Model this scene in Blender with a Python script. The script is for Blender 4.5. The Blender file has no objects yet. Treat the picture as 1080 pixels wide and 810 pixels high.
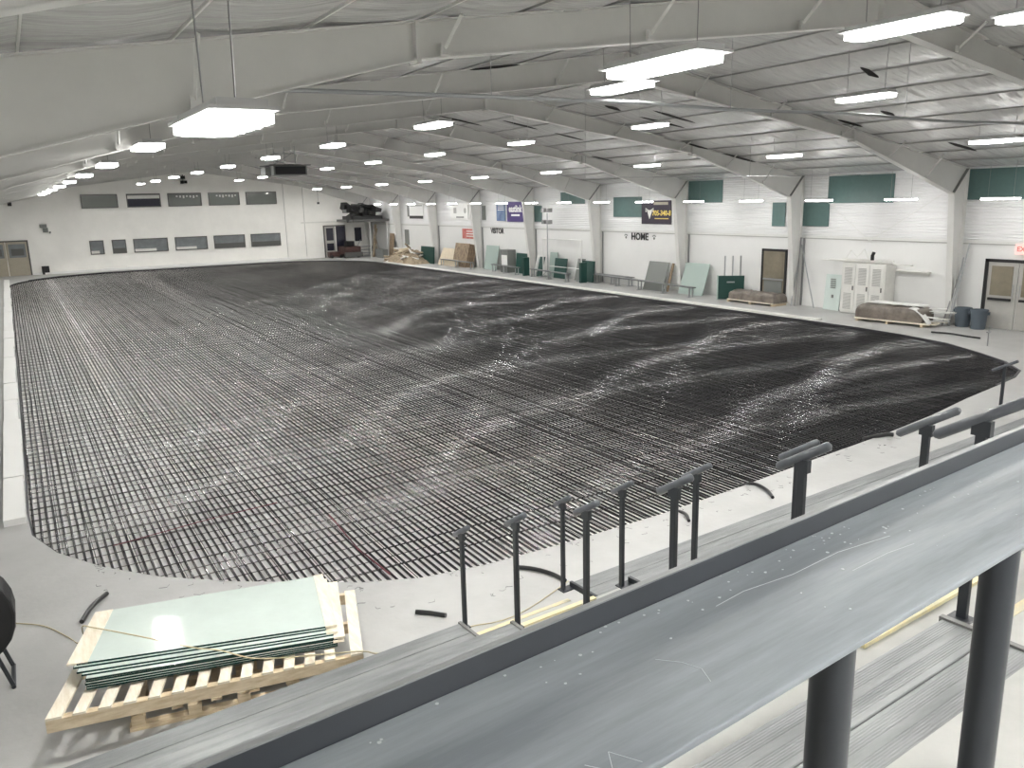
import bpy, bmesh, math, random
from mathutils import Vector, Matrix, noise
random.seed(7)
SC = bpy.context.scene
COL = SC.collection
PI = math.pi

# ------------------------------------------------------------------ camera, world, exposure
cam_data = bpy.data.cameras.new('camera')
cam = bpy.data.objects.new('camera', cam_data)
COL.objects.link(cam)
cam_data.sensor_width = 36.0
cam_data.lens = 853.8 / 1080 * 36.0
cam_data.clip_start = 0.05
cam_data.clip_end = 400
_f = Vector((0.50538, 0.83363, -0.22281)); _r = Vector((0.85207, -0.5229, -0.0237)); _u = Vector((0.13626, 0.17787, 0.97457))
cam.matrix_world = Matrix(((_r.x, _u.x, -_f.x, 0), (_r.y, _u.y, -_f.y, 0), (_r.z, _u.z, -_f.z, 4.786), (0, 0, 0, 1)))
SC.camera = cam
world = bpy.data.worlds.new('world'); SC.world = world
world.use_nodes = True
world.node_tree.nodes['Background'].inputs[0].default_value = (0.6, 0.65, 0.7, 1)
world.node_tree.nodes['Background'].inputs[1].default_value = 0.05
SC.view_settings.view_transform = 'Standard'
SC.view_settings.look = 'None'
SC.view_settings.gamma = 1.0
SC.view_settings.use_curve_mapping = False
SC.view_settings.exposure = 1.34
LAMP = 160.0          # emission of the compact strips added under the high-bay diffusers to sharpen glints
STRIP = 20.0

# ------------------------------------------------------------------ materials
def mat(name, col, rough=0.6, metal=0.0, spec=0.5, noise_amt=0.0, noise_scale=5.0, bump=0.0, bump_scale=40.0,
        emit=None, estr=0.0, col2=None, stretch=None, coat=0.0, detail=6.0, contrast=(0.35, 0.65), bump_dist=0.02, rough2=None):
    m = bpy.data.materials.new(name); m.use_nodes = True
    nt = m.node_tree; b = nt.nodes['Principled BSDF']
    b.inputs['Base Color'].default_value = (*col, 1)
    b.inputs['Roughness'].default_value = rough
    b.inputs['Metallic'].default_value = metal
    b.inputs['Specular IOR Level'].default_value = spec
    b.inputs['Coat Weight'].default_value = coat
    tc = nt.nodes.new('ShaderNodeTexCoord'); mp = nt.nodes.new('ShaderNodeMapping')
    nt.links.new(tc.outputs['Object'], mp.inputs[0])
    if stretch: mp.inputs['Scale'].default_value = stretch
    if noise_amt > 0 or col2:
        n = nt.nodes.new('ShaderNodeTexNoise'); n.inputs['Scale'].default_value = noise_scale; n.inputs['Detail'].default_value = detail
        n.inputs['Roughness'].default_value = 0.65
        r = nt.nodes.new('ShaderNodeValToRGB')
        c2 = col2 if col2 else tuple(max(0, c * (1 - noise_amt)) for c in col)
        r.color_ramp.elements[0].position = contrast[0]; r.color_ramp.elements[1].position = contrast[1]
        r.color_ramp.elements[0].color = (*c2, 1); r.color_ramp.elements[1].color = (*col, 1)
        nt.links.new(mp.outputs[0], n.inputs['Vector']); nt.links.new(n.outputs['Fac'], r.inputs[0])
        nt.links.new(r.outputs[0], b.inputs['Base Color'])
        if rough2 is not None:
            mr = nt.nodes.new('ShaderNodeMapRange'); mr.inputs['To Min'].default_value = rough2; mr.inputs['To Max'].default_value = rough
            nt.links.new(n.outputs['Fac'], mr.inputs[0]); nt.links.new(mr.outputs[0], b.inputs['Roughness'])
    if bump > 0:
        n2 = nt.nodes.new('ShaderNodeTexNoise'); n2.inputs['Scale'].default_value = bump_scale; n2.inputs['Detail'].default_value = 4
        bp = nt.nodes.new('ShaderNodeBump'); bp.inputs['Strength'].default_value = bump; bp.inputs['Distance'].default_value = bump_dist
        nt.links.new(mp.outputs[0], n2.inputs['Vector']); nt.links.new(n2.outputs['Fac'], bp.inputs['Height']); nt.links.new(bp.outputs[0], b.inputs['Normal'])
    if emit:
        b.inputs['Emission Color'].default_value = (*emit, 1); b.inputs['Emission Strength'].default_value = estr
    return m

M = {}
M['apron'] = mat('apron_concrete', (0.46, 0.46, 0.45), 0.5, noise_amt=0.13, noise_scale=0.9, bump=0.15, bump_scale=12)
M['bed'] = mat('insulation_white', (0.93, 0.92, 0.90), 0.6, noise_scale=2.2, col2=(0.55, 0.54, 0.52), contrast=(0.31, 0.42), bump=0.2)
M['pipe'] = mat('pipe_black', (0.012, 0.012, 0.015), 0.085, spec=0.7)
M['rebar'] = mat('rebar_steel', (0.10, 0.095, 0.095), 0.16, metal=0.8, noise_scale=6, col2=(0.035, 0.03, 0.028))
M['red'] = mat('red_dye', (0.16, 0.02, 0.035), 0.5)
M['header'] = mat('header_black', (0.03, 0.03, 0.035), 0.5)
M['wall'] = mat('wall_white', (0.80, 0.80, 0.785), 0.5, noise_amt=0.04, noise_scale=0.6)
M['wall_end'] = mat('wall_end_white', (0.93, 0.92, 0.88), 0.6, noise_amt=0.08, noise_scale=0.5)
M['ribbed'] = mat('ribbed_white', (0.80, 0.80, 0.80), 0.35, noise_amt=0.03, noise_scale=1)
M['trimw'] = mat('trim_white', (0.74, 0.74, 0.72), 0.4)
M['frame'] = mat('frame_paint', (0.72, 0.715, 0.69), 0.45, noise_amt=0.08, noise_scale=0.9, bump=0.03, bump_scale=3)
M['liner'] = mat('liner_vinyl', (0.74, 0.74, 0.73), 0.26, metal=0.3, noise_amt=0.10, noise_scale=1.5, bump=0.8, bump_scale=1.0, stretch=(0.55, 3.2, 0.5), bump_dist=0.10)
M['seam'] = mat('seam_grey', (0.36, 0.36, 0.35), 0.5)
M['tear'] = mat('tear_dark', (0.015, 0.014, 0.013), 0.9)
M['green'] = mat('panel_teal_green', (0.095, 0.165, 0.155), 0.45, noise_amt=0.1)
M['dgreen'] = mat('board_dark_green', (0.01, 0.055, 0.045), 0.45)
M['mint'] = mat('mint_panel', (0.37, 0.455, 0.42), 0.3)
M['mintpale'] = mat('pale_mint_panel', (0.60, 0.68, 0.65), 0.3)
M['glass'] = mat('sheet_glass', (0.60, 0.68, 0.64), 0.06, spec=0.6, noise_amt=0.06, noise_scale=3, coat=0.3)
M['glassedge'] = mat('glass_edge', (0.006, 0.032, 0.028), 0.15)
M['wood'] = mat('pine', (0.74, 0.63, 0.46), 0.6, noise_scale=4, col2=(0.56, 0.44, 0.28), stretch=(1, 6, 6), bump=0.1)
M['woodpale'] = mat('pale_pine', (0.84, 0.79, 0.68), 0.6, noise_scale=4, col2=(0.72, 0.64, 0.50), stretch=(5, 1, 5))
M['woodold'] = mat('old_wood', (0.36, 0.27, 0.18), 0.7, noise_scale=4, col2=(0.18, 0.13, 0.09))
M['ply'] = mat('plywood', (0.72, 0.62, 0.47), 0.6, noise_amt=0.1)
M['alum'] = mat('aluminium_grey', (0.24, 0.25, 0.25), 0.42, metal=0.2, noise_scale=3.0, col2=(0.15, 0.155, 0.16), stretch=(0.4, 3, 3), bump=0.05)
M['alumtop'] = mat('shelf_grey_paint', (0.185, 0.203, 0.22), 0.36, noise_scale=2.2, col2=(0.105, 0.118, 0.13), stretch=(0.5, 5, 5), bump=0.05, bump_scale=20, rough2=0.55)
M['post'] = mat('post_grey_paint', (0.025, 0.029, 0.035), 0.42, noise_amt=0.2, noise_scale=6)
M['tube'] = mat('rail_grey_paint', (0.11, 0.12, 0.135), 0.32, noise_amt=0.25, noise_scale=9)
M['endcap'] = mat('end_cap_grey', (0.16, 0.16, 0.155), 0.45)
M['deck'] = mat('bleacher_concrete', (0.42, 0.42, 0.40), 0.6, noise_amt=0.15, noise_scale=2)
M['yellow'] = mat('yellow_paint', (0.72, 0.62, 0.33), 0.6, col2=(0.55, 0.52, 0.40), noise_scale=12)
M['scuff'] = mat('white_scuff', (0.36, 0.38, 0.39), 0.6)
M['steel'] = mat('galvanised', (0.42, 0.43, 0.44), 0.35, metal=0.7)
M['wire'] = mat('wire', (0.30, 0.30, 0.30), 0.4, metal=0.5)
M['lampwhite'] = mat('lamp_housing', (0.6, 0.6, 0.6), 0.4)
M['lampon'] = mat('lamp_diffuser', (1, 1, 1), 0.5, emit=(1.0, 0.985, 0.95), estr=5.0)
M['led'] = mat('led_strip', (1, 1, 1), 0.5, emit=(1.0, 0.985, 0.95), estr=LAMP)
M['stripon'] = mat('strip_diffuser', (1, 1, 1), 0.5, emit=(1.0, 0.99, 0.97), estr=STRIP)
M['pane'] = mat('window_pane', (0.20, 0.215, 0.20), 0.08, spec=0.6, noise_amt=0.1, noise_scale=0.8)
M['paneb'] = mat('window_pane_blue', (0.26, 0.28, 0.29), 0.08, spec=0.6, noise_amt=0.3, noise_scale=0.9)
M['panedark'] = mat('window_dark', (0.03, 0.03, 0.045), 0.1)
M['wframe'] = mat('window_frame_dark', (0.10, 0.10, 0.095), 0.4)
M['tan'] = mat('door_tan', (0.42, 0.38, 0.30), 0.4, noise_amt=0.08)
M['doorgrey'] = mat('door_grey', (0.46, 0.45, 0.42), 0.4, noise_amt=0.08)
M['doorglass'] = mat('door_glass', (0.30, 0.265, 0.20), 0.12, noise_amt=0.25, noise_scale=1.2)
M['black'] = mat('black_matt', (0.012, 0.012, 0.013), 0.5)
M['rubber'] = mat('black_hose', (0.015, 0.015, 0.016), 0.35)
M['white'] = mat('plain_white', (0.82, 0.82, 0.80), 0.5)
M['offwhite'] = mat('off_white', (0.76, 0.755, 0.72), 0.5, noise_amt=0.06)
M['mesh'] = mat('vent_grey', (0.45, 0.45, 0.43), 0.6)
M['tarp'] = mat('brown_tarp', (0.23, 0.20, 0.17), 0.38, noise_scale=3, col2=(0.12, 0.10, 0.085), bump=0.4, bump_scale=8)
M['bin'] = mat('bin_blue_grey', (0.10, 0.125, 0.15), 0.5)
M['purple'] = mat('banner_purple', (0.055, 0.03, 0.16), 0.5)
M['darkpurple'] = mat('banner_plum', (0.035, 0.025, 0.045), 0.5)
M['blue'] = mat('banner_blue', (0.09, 0.14, 0.27), 0.5, noise_scale=2, col2=(0.16, 0.24, 0.38))
M['redsign'] = mat('banner_red', (0.50, 0.10, 0.09), 0.5, noise_scale=3, col2=(0.6, 0.25, 0.22))
M['exit'] = mat('exit_sign', (0.9, 0.5, 0.47), 0.5, emit=(1, 0.45, 0.4), estr=0.35)
M['letter'] = mat('letter_black', (0.02, 0.02, 0.02), 0.5)
M['yletter'] = mat('letter_yellow', (0.8, 0.62, 0.15), 0.5)
M['rubble'] = mat('scrap_tan', (0.46, 0.38, 0.27), 0.8, noise_scale=5, col2=(0.22, 0.17, 0.12))
M['reddark'] = mat('machine_red_brown', (0.085, 0.04, 0.035), 0.5, noise_amt=0.5)
M['cord'] = mat('tan_cord', (0.52, 0.46, 0.30), 0.5)
M['grey'] = mat('board_grey', (0.20, 0.21, 0.20), 0.5)
M['paper'] = mat('paper', (0.75, 0.75, 0.72), 0.6)

# ------------------------------------------------------------------ mesh helpers
class MB:
    def __init__(s): s.v = []; s.f = []
    def add(s, vs, fs):
        n = len(s.v); s.v += [tuple(v) for v in vs]; s.f += [tuple(i + n for i in f) for f in fs]; return s
    def box(s, x0, x1, y0, y1, z0, z1, mx=None):
        vs = [Vector((x, y, z)) for z in (z0, z1) for y in (y0, y1) for x in (x0, x1)]
        if mx is not None: vs = [mx @ v for v in vs]
        return s.add(vs, [(0, 2, 3, 1), (4, 5, 7, 6), (0, 1, 5, 4), (2, 6, 7, 3), (0, 4, 6, 2), (1, 3, 7, 5)])
    def hexa(s, b, t):      # bottom four and top four corners
        return s.add(list(b) + list(t), [(3, 2, 1, 0), (4, 5, 6, 7), (0, 1, 5, 4), (1, 2, 6, 5), (2, 3, 7, 6), (3, 0, 4, 7)])
    def prism(s, poly, axis, a, b):   # poly: 2d list; extruded on axis from a to b
        def P(q, t):
            if axis == 'y': return (q[0], t, q[1])
            if axis == 'x': return (t, q[0], q[1])
            return (q[0], q[1], t)
        n = len(poly)
        vs = [P(q, a) for q in poly] + [P(q, b) for q in poly]
        return s.add(vs, [tuple(range(n)), tuple(range(2 * n - 1, n - 1, -1))] + [(i, (i + 1) % n + 0, (i + 1) % n + n, i + n) for i in range(n)])
    def tube(s, pts, r, n=8, cap=True, rad=None):
        pts = [Vector(p) for p in pts]; m = len(pts); base = len(s.v)
        up = Vector((0, 0, 1)); prev = None
        for i, p in enumerate(pts):
            d = (pts[min(i + 1, m - 1)] - pts[max(i - 1, 0)]).normalized()
            ref = up if abs(d.z) < 0.95 else Vector((1, 0, 0))
            a = d.cross(ref).normalized(); b = d.cross(a).normalized()
            if prev is not None and a.dot(prev) < 0: a = -a; b = -b
            prev = a
            rr = rad[i] if rad else r
            for k in range(n):
                t = 2 * PI * k / n
                s.v.append(tuple(p + a * (rr * math.cos(t)) + b * (rr * math.sin(t))))
        for i in range(m - 1):
            for k in range(n):
                s.f.append((base + i * n + k, base + i * n + (k + 1) % n, base + (i + 1) * n + (k + 1) % n, base + (i + 1) * n + k))
        if cap:
            s.f.append(tuple(base + k for k in range(n))[::-1]); s.f.append(tuple(base + (m - 1) * n + k for k in range(n)))
        return s
    def build(s, name, m, parent=None, smooth=False, loc=None, bevel=0.0, sharp=50):
        me = bpy.data.meshes.new(name); me.from_pydata(s.v, [], s.f); me.update()
        bm = bmesh.new(); bm.from_mesh(me); bmesh.ops.recalc_face_normals(bm, faces=bm.faces); bm.to_mesh(me); bm.free()
        me.materials.append(M[m] if isinstance(m, str) else m)
        if smooth:
            for p in me.polygons: p.use_smooth = True
            try: me.set_sharp_from_angle(angle=math.radians(sharp))
            except Exception: pass
        o = bpy.data.objects.new(name, me); COL.objects.link(o)
        if parent is not None: o.parent = parent
        if loc: o.location = loc
        if bevel:
            b = o.modifiers.new('bevel', 'BEVEL'); b.width = bevel; b.segments = 2; b.limit_method = 'ANGLE'
        return o

def tag(o, label=None, cat=None, group=None, kind=None):
    if label: o['label'] = label
    if cat: o['category'] = cat
    if group: o['group'] = group
    if kind: o['kind'] = kind
    return o
def thing(name, label, cat, loc=(0, 0, 0), rz=0.0, group=None, kind=None):
    o = bpy.data.objects.new(name, None); COL.objects.link(o); o.location = loc; o.rotation_euler = (0, 0, rz)
    o.empty_display_size = 0.2
    return tag(o, label, cat, group, kind)
def children_of(o): return [c for c in bpy.data.objects if c.parent == o]
def copy_tree(o, kids, parent=None):
    c = o.copy(); COL.objects.link(c)
    if parent is not None: c.parent = parent
    for ch in kids.get(o.name, []): copy_tree(ch, kids, c)
    return c
def tree_of(root):
    d = {}
    for o in bpy.data.objects:
        if o.parent: d.setdefault(o.parent.name, []).append(o)
    return d
def text_mesh(body, size, mx, m, name, parent, ext=0.004, sx=1.0):
    cu = bpy.data.curves.new('txt', 'FONT'); cu.body = body; cu.size = size; cu.extrude = ext; cu.align_x = 'CENTER'; cu.align_y = 'CENTER'
    cu.offset = size * 0.028; cu.resolution_u = 3
    t = bpy.data.objects.new('txt', cu); COL.objects.link(t)
    dg = bpy.context.evaluated_depsgraph_get(); me = bpy.data.meshes.new_from_object(t.evaluated_get(dg))
    bpy.data.objects.remove(t)
    me.transform(mx @ Matrix.Diagonal((sx, 1, 1, 1))); me.materials.clear(); me.materials.append(M[m])
    o = bpy.data.objects.new(name, me); COL.objects.link(o)
    if parent is not None: o.parent = parent
    return o
def wall_mx(y, z, x):      # local X runs along -Y, local Y up, facing into the hall
    return Matrix(((0, 0, -1, x), (-1, 0, 0, y), (0, 1, 0, z), (0, 0, 0, 1)))
ORD = ['first', 'second', 'third', 'fourth', 'fifth', 'sixth', 'seventh', 'eighth', 'ninth', 'tenth', 'eleventh', 'twelfth', 'thirteenth', 'fourteenth', 'fifteenth', 'sixteenth', 'seventeenth']

# ------------------------------------------------------------------ layout constants
XR, XL, XRIDGE = 28.86, -2.6, 13.5
YE, YN = 72.18, -6.0
YB, S = 16.55, 6.953
ZS, ZE, ZEL, ZR = 2.95, 5.5, 5.93, 8.28
def roof_z(x): return ZR - 0.181 * (x - XRIDGE) if x > XRIDGE else ZR - 0.146 * (XRIDGE - x)

# rink outline, counter-clockwise from the near edge
def arc(cx, cy, r, a0, a1, n):
    return [(cx + r * math.cos(math.radians(a0 + (a1 - a0) * i / n)), cy + r * math.sin(math.radians(a0 + (a1 - a0) * i / n))) for i in range(n + 1)]
RINK = [(4.9, 8.83), (6.2, 8.80), (8.0, 8.84), (9.95, 9.0), (12.2, 9.25), (14.46, 9.47), (16.5, 9.75), (18.56, 10.14), (20.4, 10.42), (21.6, 10.62), (22.5, 10.95), (23.4, 11.8), (24.1, 12.9), (24.9, 14.4), (25.3, 16.2), (25.5, 18.1), (25.57, 22.0)]
RINK += arc(17.6, 62.3, 7.97, 0, 90, 14) + arc(7.2, 62.7, 7.57, 90, 180, 14)
RINK += [(-0.35, 50.0), (-0.34, 30.0), (-0.34, 18.0), (-0.36, 14.8), (-0.31, 13.6), (-0.02, 12.65), (0.5, 11.73), (1.12, 10.96), (1.93, 10.24), (2.66, 9.74), (3.26, 9.3), (4.0, 8.97)]
def span_y(x):     # y range of the rink at x
    ys = []
    n = len(RINK)
    for i in range(n):
        a, b = RINK[i], RINK[(i + 1) % n]
        if (a[0] - x) * (b[0] - x) < 0: ys.append(a[1] + (b[1] - a[1]) * (x - a[0]) / (b[0] - a[0]))
    return (min(ys), max(ys)) if len(ys) >= 2 else None
def span_x(y):
    xs = []
    n = len(RINK)
    for i in range(n):
        a, b = RINK[i], RINK[(i + 1) % n]
        if (a[1] - y) * (b[1] - y) < 0: xs.append(a[0] + (b[0] - a[0]) * (y - a[1]) / (b[1] - a[1]))
    return (min(xs), max(xs)) if len(xs) >= 2 else None

# ------------------------------------------------------------------ floor, walls
bm = bmesh.new()
outer = [bm.verts.new((x, y, 0)) for x, y in [(XL, YN), (XR + .3, YN), (XR + .3, YE), (XL, YE)]]
inner = [bm.verts.new((x, y, 0)) for x, y in RINK]
es = [bm.edges.new((outer[i], outer[(i + 1) % 4])) for i in range(4)] + [bm.edges.new((inner[i], inner[(i + 1) % len(inner)])) for i in range(len(inner))]
bmesh.ops.triangle_fill(bm, edges=es, use_beauty=True)
# drop any face inside the rink
def inside(x, y):
    sp = span_y(x); return sp is not None and sp[0] < y < sp[1]
bmesh.ops.delete(bm, geom=[f for f in bm.faces if inside(*f.calc_center_median()[:2])], context='FACES_ONLY')
geo = bmesh.ops.extrude_face_region(bm, geom=bm.faces[:])
bmesh.ops.translate(bm, vec=(0, 0, -0.35), verts=[e for e in geo['geom'] if isinstance(e, bmesh.types.BMVert)])
bmesh.ops.recalc_face_normals(bm, faces=bm.faces)
me = bpy.data.meshes.new('floor'); bm.to_mesh(me); bm.free(); me.materials.append(M['apron'])
floor = bpy.data.objects.new('floor', me); COL.objects.link(floor)
tag(floor, 'light grey concrete walkway floor around the sunken rink', kind='structure')

wr = thing('wall_right', 'long white right-hand wall, smooth below and ribbed metal above', None, (XR, 30, 0), kind='structure')
MB().box(0, .3, YN - 30, YE - 30, 0, ZS).build('wall_base', 'wall', wr)
MB().box(-.05, 0.0, YN - 30, YE - 30, ZS - .06, ZS + .03).build('ledge_trim', 'trimw', wr)
MB().box(-.03, 0.0, YN - 30, YE - 30, ZS - .10, ZS - .06).build('shadow_gap', 'mesh', wr)  # solid grey strip standing in for the shadow line under the ledge
rib = []
nr = int((ZE + .1 - ZS) / 0.10)
for i in range(nr + 1):
    z = ZS + i * .10
    rib += [(0.03, z), (0.03, z + .06), (0.0, z + .075), (0.0, z + .09)]
poly = rib + [(0.2, rib[-1][1]), (0.2, ZS)]
q = MB(); n = len(rib)
vs = [(x, YN - 30, z) for x, z in rib] + [(x, YE - 30, z) for x, z in rib]
q.add(vs, [(i, i + 1, n + i + 1, n + i) for i in range(n - 1)])
q.box(.05, .3, YN - 30, YE - 30, ZS, ZE + .4)
q.build('ribbed_cladding', 'ribbed', wr)
we = thing('wall_end', 'white gable end wall with two rows of windows', None, (13, YE, 0), kind='structure')
poly = [(XL - 13, 0), (XR + .3 - 13, 0), (XR + .3 - 13, roof_z(XR + .3) + .1), (XRIDGE - 13, ZR + .15), (XL - 13, roof_z(XL) + .1)]
MB().prism(poly, 'y', 0, .3).build('gable_panel', 'wall_end', we)
# the base of the far wall has a low ragged white ledge
lb = MB()
for i in range(24):
    x = 1.2 + i * .82
    lb.box(x - 13, x + .84 - 13, -.45 - random.random() * .12, 0, 0, .13 + random.random() * .09)
lb.build('footing_ledge', 'white', we)
for sx in (20.9, 22.6):
    MB().box(sx - 13 - .02, sx - 13 + .02, -.03, 0, 0.2, 6.6).build('panel_joint', 'mesh', we)
MB().box(22.3 - 13, 27.6 - 13, -.12, 0, 3.1, 3.22).build('pipe_ledge', 'offwhite', we)
wl = MB().box(XL - .3, XL, YN, YE, 0, ZEL + .4).build('wall_left', 'wall'); tag(wl, 'plain white left-hand wall', kind='structure')
wn = MB().prism([(XL, 0), (XR, 0), (XR, ZE + .1), (XRIDGE, ZR + .15), (XL, ZEL + .1)], 'y', YN - .3, YN).build('wall_near', 'wall'); tag(wn, 'plain white wall behind the bleachers', kind='structure')

# ------------------------------------------------------------------ ceiling: insulation liner in long strips between bands
ceil = thing('ceiling', 'white vinyl insulation liner of the shallow gabled roof', None, (XRIDGE, 33, ZR), kind='structure')
def liner_strip(x0, x1, mname='liner'):
    nx, ny = 7, 150
    q = MB(); vs = []; fs = []
    for j in range(ny + 1):
        y = YN + (YE - YN) * j / ny
        for i in range(nx + 1):
            t = i / nx; x = x0 + (x1 - x0) * t
            fy = ((y - YB) / S) % 1.0
            sag = 0.07 * math.sin(PI * t) * (0.6 + 0.9 * noise.noise(Vector((x * .25, y * .35, 3))))
            wr_ = 0.030 * math.sin(PI * t) * noise.noise(Vector((x * .5, y * 2.3 + x * .9, 9)))
            vs.append((x - XRIDGE, y - 33, roof_z(x) - ZR - sag - wr_ - .03 * math.sin(PI * t)))
    w = nx + 1
    for j in range(ny):
        for i in range(nx): fs.append((j * w + i, j * w + i + 1, (j + 1) * w + i + 1, (j + 1) * w + i))
    q.add(vs, fs); return q.build('liner_strip', mname, ceil, smooth=True)
xs = [XL + (XRIDGE - XL) * i / 11 for i in range(12)] + [XRIDGE + (XR + .2 - XRIDGE) * i / 11 for i in range(1, 12)]
for i in range(len(xs) - 1): liner_strip(xs[i], xs[i + 1])
for x in xs[1:-1]:
    MB().box(x - .011 - XRIDGE, x + .011 - XRIDGE, YN - 33, YE - 33, roof_z(x) - ZR - .035, roof_z(x) - ZR + .02).build('support_band', 'seam' if x > 6 else 'frame', ceil)
MB().add([(XL - .3 - XRIDGE, YN - 33.3, roof_z(XL) + .3 - ZR), (0, YN - 33.3, .35), (0, YE - 32.7, .35), (XL - .3 - XRIDGE, YE - 32.7, roof_z(XL) + .3 - ZR),
          (XR + .3 - XRIDGE, YN - 33.3, roof_z(XR) + .3 - ZR), (XR + .3 - XRIDGE, YE - 32.7, roof_z(XR) + .3 - ZR)], [(0, 1, 2, 3), (1, 4, 5, 2)]).build('roof_sheeting', 'grey', ceil)
# split seams showing the dark cavity above
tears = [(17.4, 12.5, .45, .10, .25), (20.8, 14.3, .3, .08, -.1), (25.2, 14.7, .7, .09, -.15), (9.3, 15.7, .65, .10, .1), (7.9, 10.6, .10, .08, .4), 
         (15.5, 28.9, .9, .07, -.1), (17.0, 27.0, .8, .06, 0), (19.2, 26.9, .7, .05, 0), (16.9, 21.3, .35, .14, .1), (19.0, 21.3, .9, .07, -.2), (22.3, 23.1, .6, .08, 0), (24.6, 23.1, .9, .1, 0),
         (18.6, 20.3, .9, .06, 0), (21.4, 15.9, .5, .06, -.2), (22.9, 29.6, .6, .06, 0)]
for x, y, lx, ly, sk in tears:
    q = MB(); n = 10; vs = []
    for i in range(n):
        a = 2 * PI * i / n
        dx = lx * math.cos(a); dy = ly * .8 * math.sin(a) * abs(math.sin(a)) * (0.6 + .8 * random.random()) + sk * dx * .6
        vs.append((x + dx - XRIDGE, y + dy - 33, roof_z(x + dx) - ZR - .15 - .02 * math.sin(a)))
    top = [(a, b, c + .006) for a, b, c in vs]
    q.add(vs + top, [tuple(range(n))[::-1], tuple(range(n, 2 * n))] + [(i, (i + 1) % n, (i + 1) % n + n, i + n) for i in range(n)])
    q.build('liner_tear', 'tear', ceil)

# ------------------------------------------------------------------ tapered steel roof frames
bot = [(-2.25, 0), (-1.75, 4.83), (4.55, 6.47), (XRIDGE, 7.60), (22.4, 6.30), (27.98, 4.60), (28.5, 0)]
top = [(-2.55, 0), (-2.55, roof_z(-2.5) - .12), (4.55, roof_z(4.55) - .06), (XRIDGE, ZR - .06), (22.4, roof_z(22.4) - .06), (28.78, roof_z(28.78) - .06), (28.8, 0)]
def seg_plate(q, a, b, th, hw, side):
    # a flange plate between 2d points a,b (x,z), half width hw in y, thickness th offset to 'side'
    d = Vector((b[0] - a[0], b[1] - a[1])).normalized(); nrm = Vector((-d.y, d.x)) * th * side
    A = (a[0] + nrm.x, a[1] + nrm.y); B_ = (b[0] + nrm.x, b[1] + nrm.y)
    q.prism([a, b, B_, A], 'y', -hw, hw)
def make_frame():
    root = thing('trim_1', 'x', None, (0, 0, 0), kind='structure')
    hw = .11
    def part(i0, i1, name):
        q = MB()
        for i in range(i0, i1):
            q.prism([bot[i], bot[i + 1], top[i + 1], top[i]], 'y', -.006, .006)
            seg_plate(q, bot[i], bot[i + 1], .018, hw, 1)
            seg_plate(q, top[i], top[i + 1], .018, hw, -1)
        return q
    part(0, 1, 'c').build('column', 'frame', root)
    q = part(1, 5, 'r')
    for i in (2, 3, 4):      # splice plates
        q.box(bot[i][0] - .03, bot[i][0] + .03, -.11, .11, bot[i][1] - .05, top[i][1] - .02)
    q.build('rafter', 'frame', root)
    c = part(5, 6, 'c')
    c.build('column', 'frame', root)
    k = MB(); seg_plate(k, bot[5], top[5], .02, .10, 1); seg_plate(k, bot[1], top[1], .02, .10, 1)
    k.build('knee_stiffener', 'grey', root)
    for x in (1.9, 4.9, 8.2, 11.4, 15.8, 18.7, 21.8, 24.2, 26.3):
        # flange brace from the lower flange up to the purlins, on the near side
        for s_ in (-1,):
            zb = None
            for i in range(1, 5):
                if bot[i][0] <= x <= bot[i + 1][0]: zb = bot[i][1] + (bot[i + 1][1] - bot[i][1]) * (x - bot[i][0]) / (bot[i + 1][0] - bot[i][0])
            b = MB(); b.tube([(x, s_ * .10, zb + .08), (x - .02, s_ * .62, roof_z(x) - .12)], .028, 4)
            b.box(x - .06, x + .06, s_ * .12 - .03, s_ * .12 + .03, zb + .02, zb + .15)
            b.build('flange_brace', 'frame', root)
    return root
fr = make_frame(); kids = tree_of(fr)
fr_names = {-2: 'white steel roof frame above the bleachers', -1: 'white tapered roof frame nearest the camera, crossing the whole top of the photo',
            8: 'white gable roof frame against the far end wall'}
for k in range(-2, 9):
    o = fr if k == -2 else copy_tree(fr, kids)
    o.name = 'trim_%d' % (k + 3)
    o.location = (0, YB + k * S if k < 8 else YE - .14, 0)
    o['label'] = fr_names.get(k, 'white tapered steel roof frame, %s beyond the nearest crossing frame' % ORD[max(k, 0)])
    o['group'] = 'tapered steel roof frames'

# ------------------------------------------------------------------ windows in the end wall
def window(idx, x0, x1, z0, z1, label, kind):
    w = thing('window_%d' % idx, label, None, ((x0 + x1) / 2, YE, (z0 + z1) / 2), kind='structure')
    a, b = (x1 - x0) / 2, (z1 - z0) / 2
    q = MB(); t = .07
    q.box(-a, a, -.09, 0, b - t, b); q.box(-a, a, -.09, 0, -b, -b + t); q.box(-a, -a + t, -.09, 0, -b + t, b - t); q.box(a - t, a, -.09, 0, -b + t, b - t)
    q.build('window_frame', 'wframe', w)
    MB().box(-a + t, a - t, -.03, -.005, -b + t, b - t).build('pane', 'paneb' if kind in ('low', 'lowdark') else 'pane', w)
    if kind == 'blinddark':
        MB().box(-a + t, a - t, -.06, -.03, -b + t, b * .22).build('dark_opening', 'panedark', w)
        MB().box(-a + t, a - t, -.06, -.03, b * .28, b * .75).build('white_blind', 'offwhite', w)
    if kind in ('lowdark',):
        MB().box(-a + t, a - t, -.05, -.03, -b + t, -b + .42).build('lower_band', 'wframe', w)
    if kind == 'low':
        MB().box(-a + t, a * .3, -.05, -.03, -b + t, -b + .28).build('lower_band', 'offwhite', w)
    if kind == 'notes':
        for i in range(7):
            px = -a * .5 + i * a * .2; MB().box(px, px + .13, -.045, -.03, b - .32 - (i % 3) * .05, b - .2).build('paper_note', 'paper', w)
    return w
up = [(5.14, 7.74, 'pane'), (8.39, 10.9, 'blinddark'), (11.45, 14.06, 'notes'), (14.62, 17.14, 'notes'), (17.68, 20.28, 'pane')]
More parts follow.
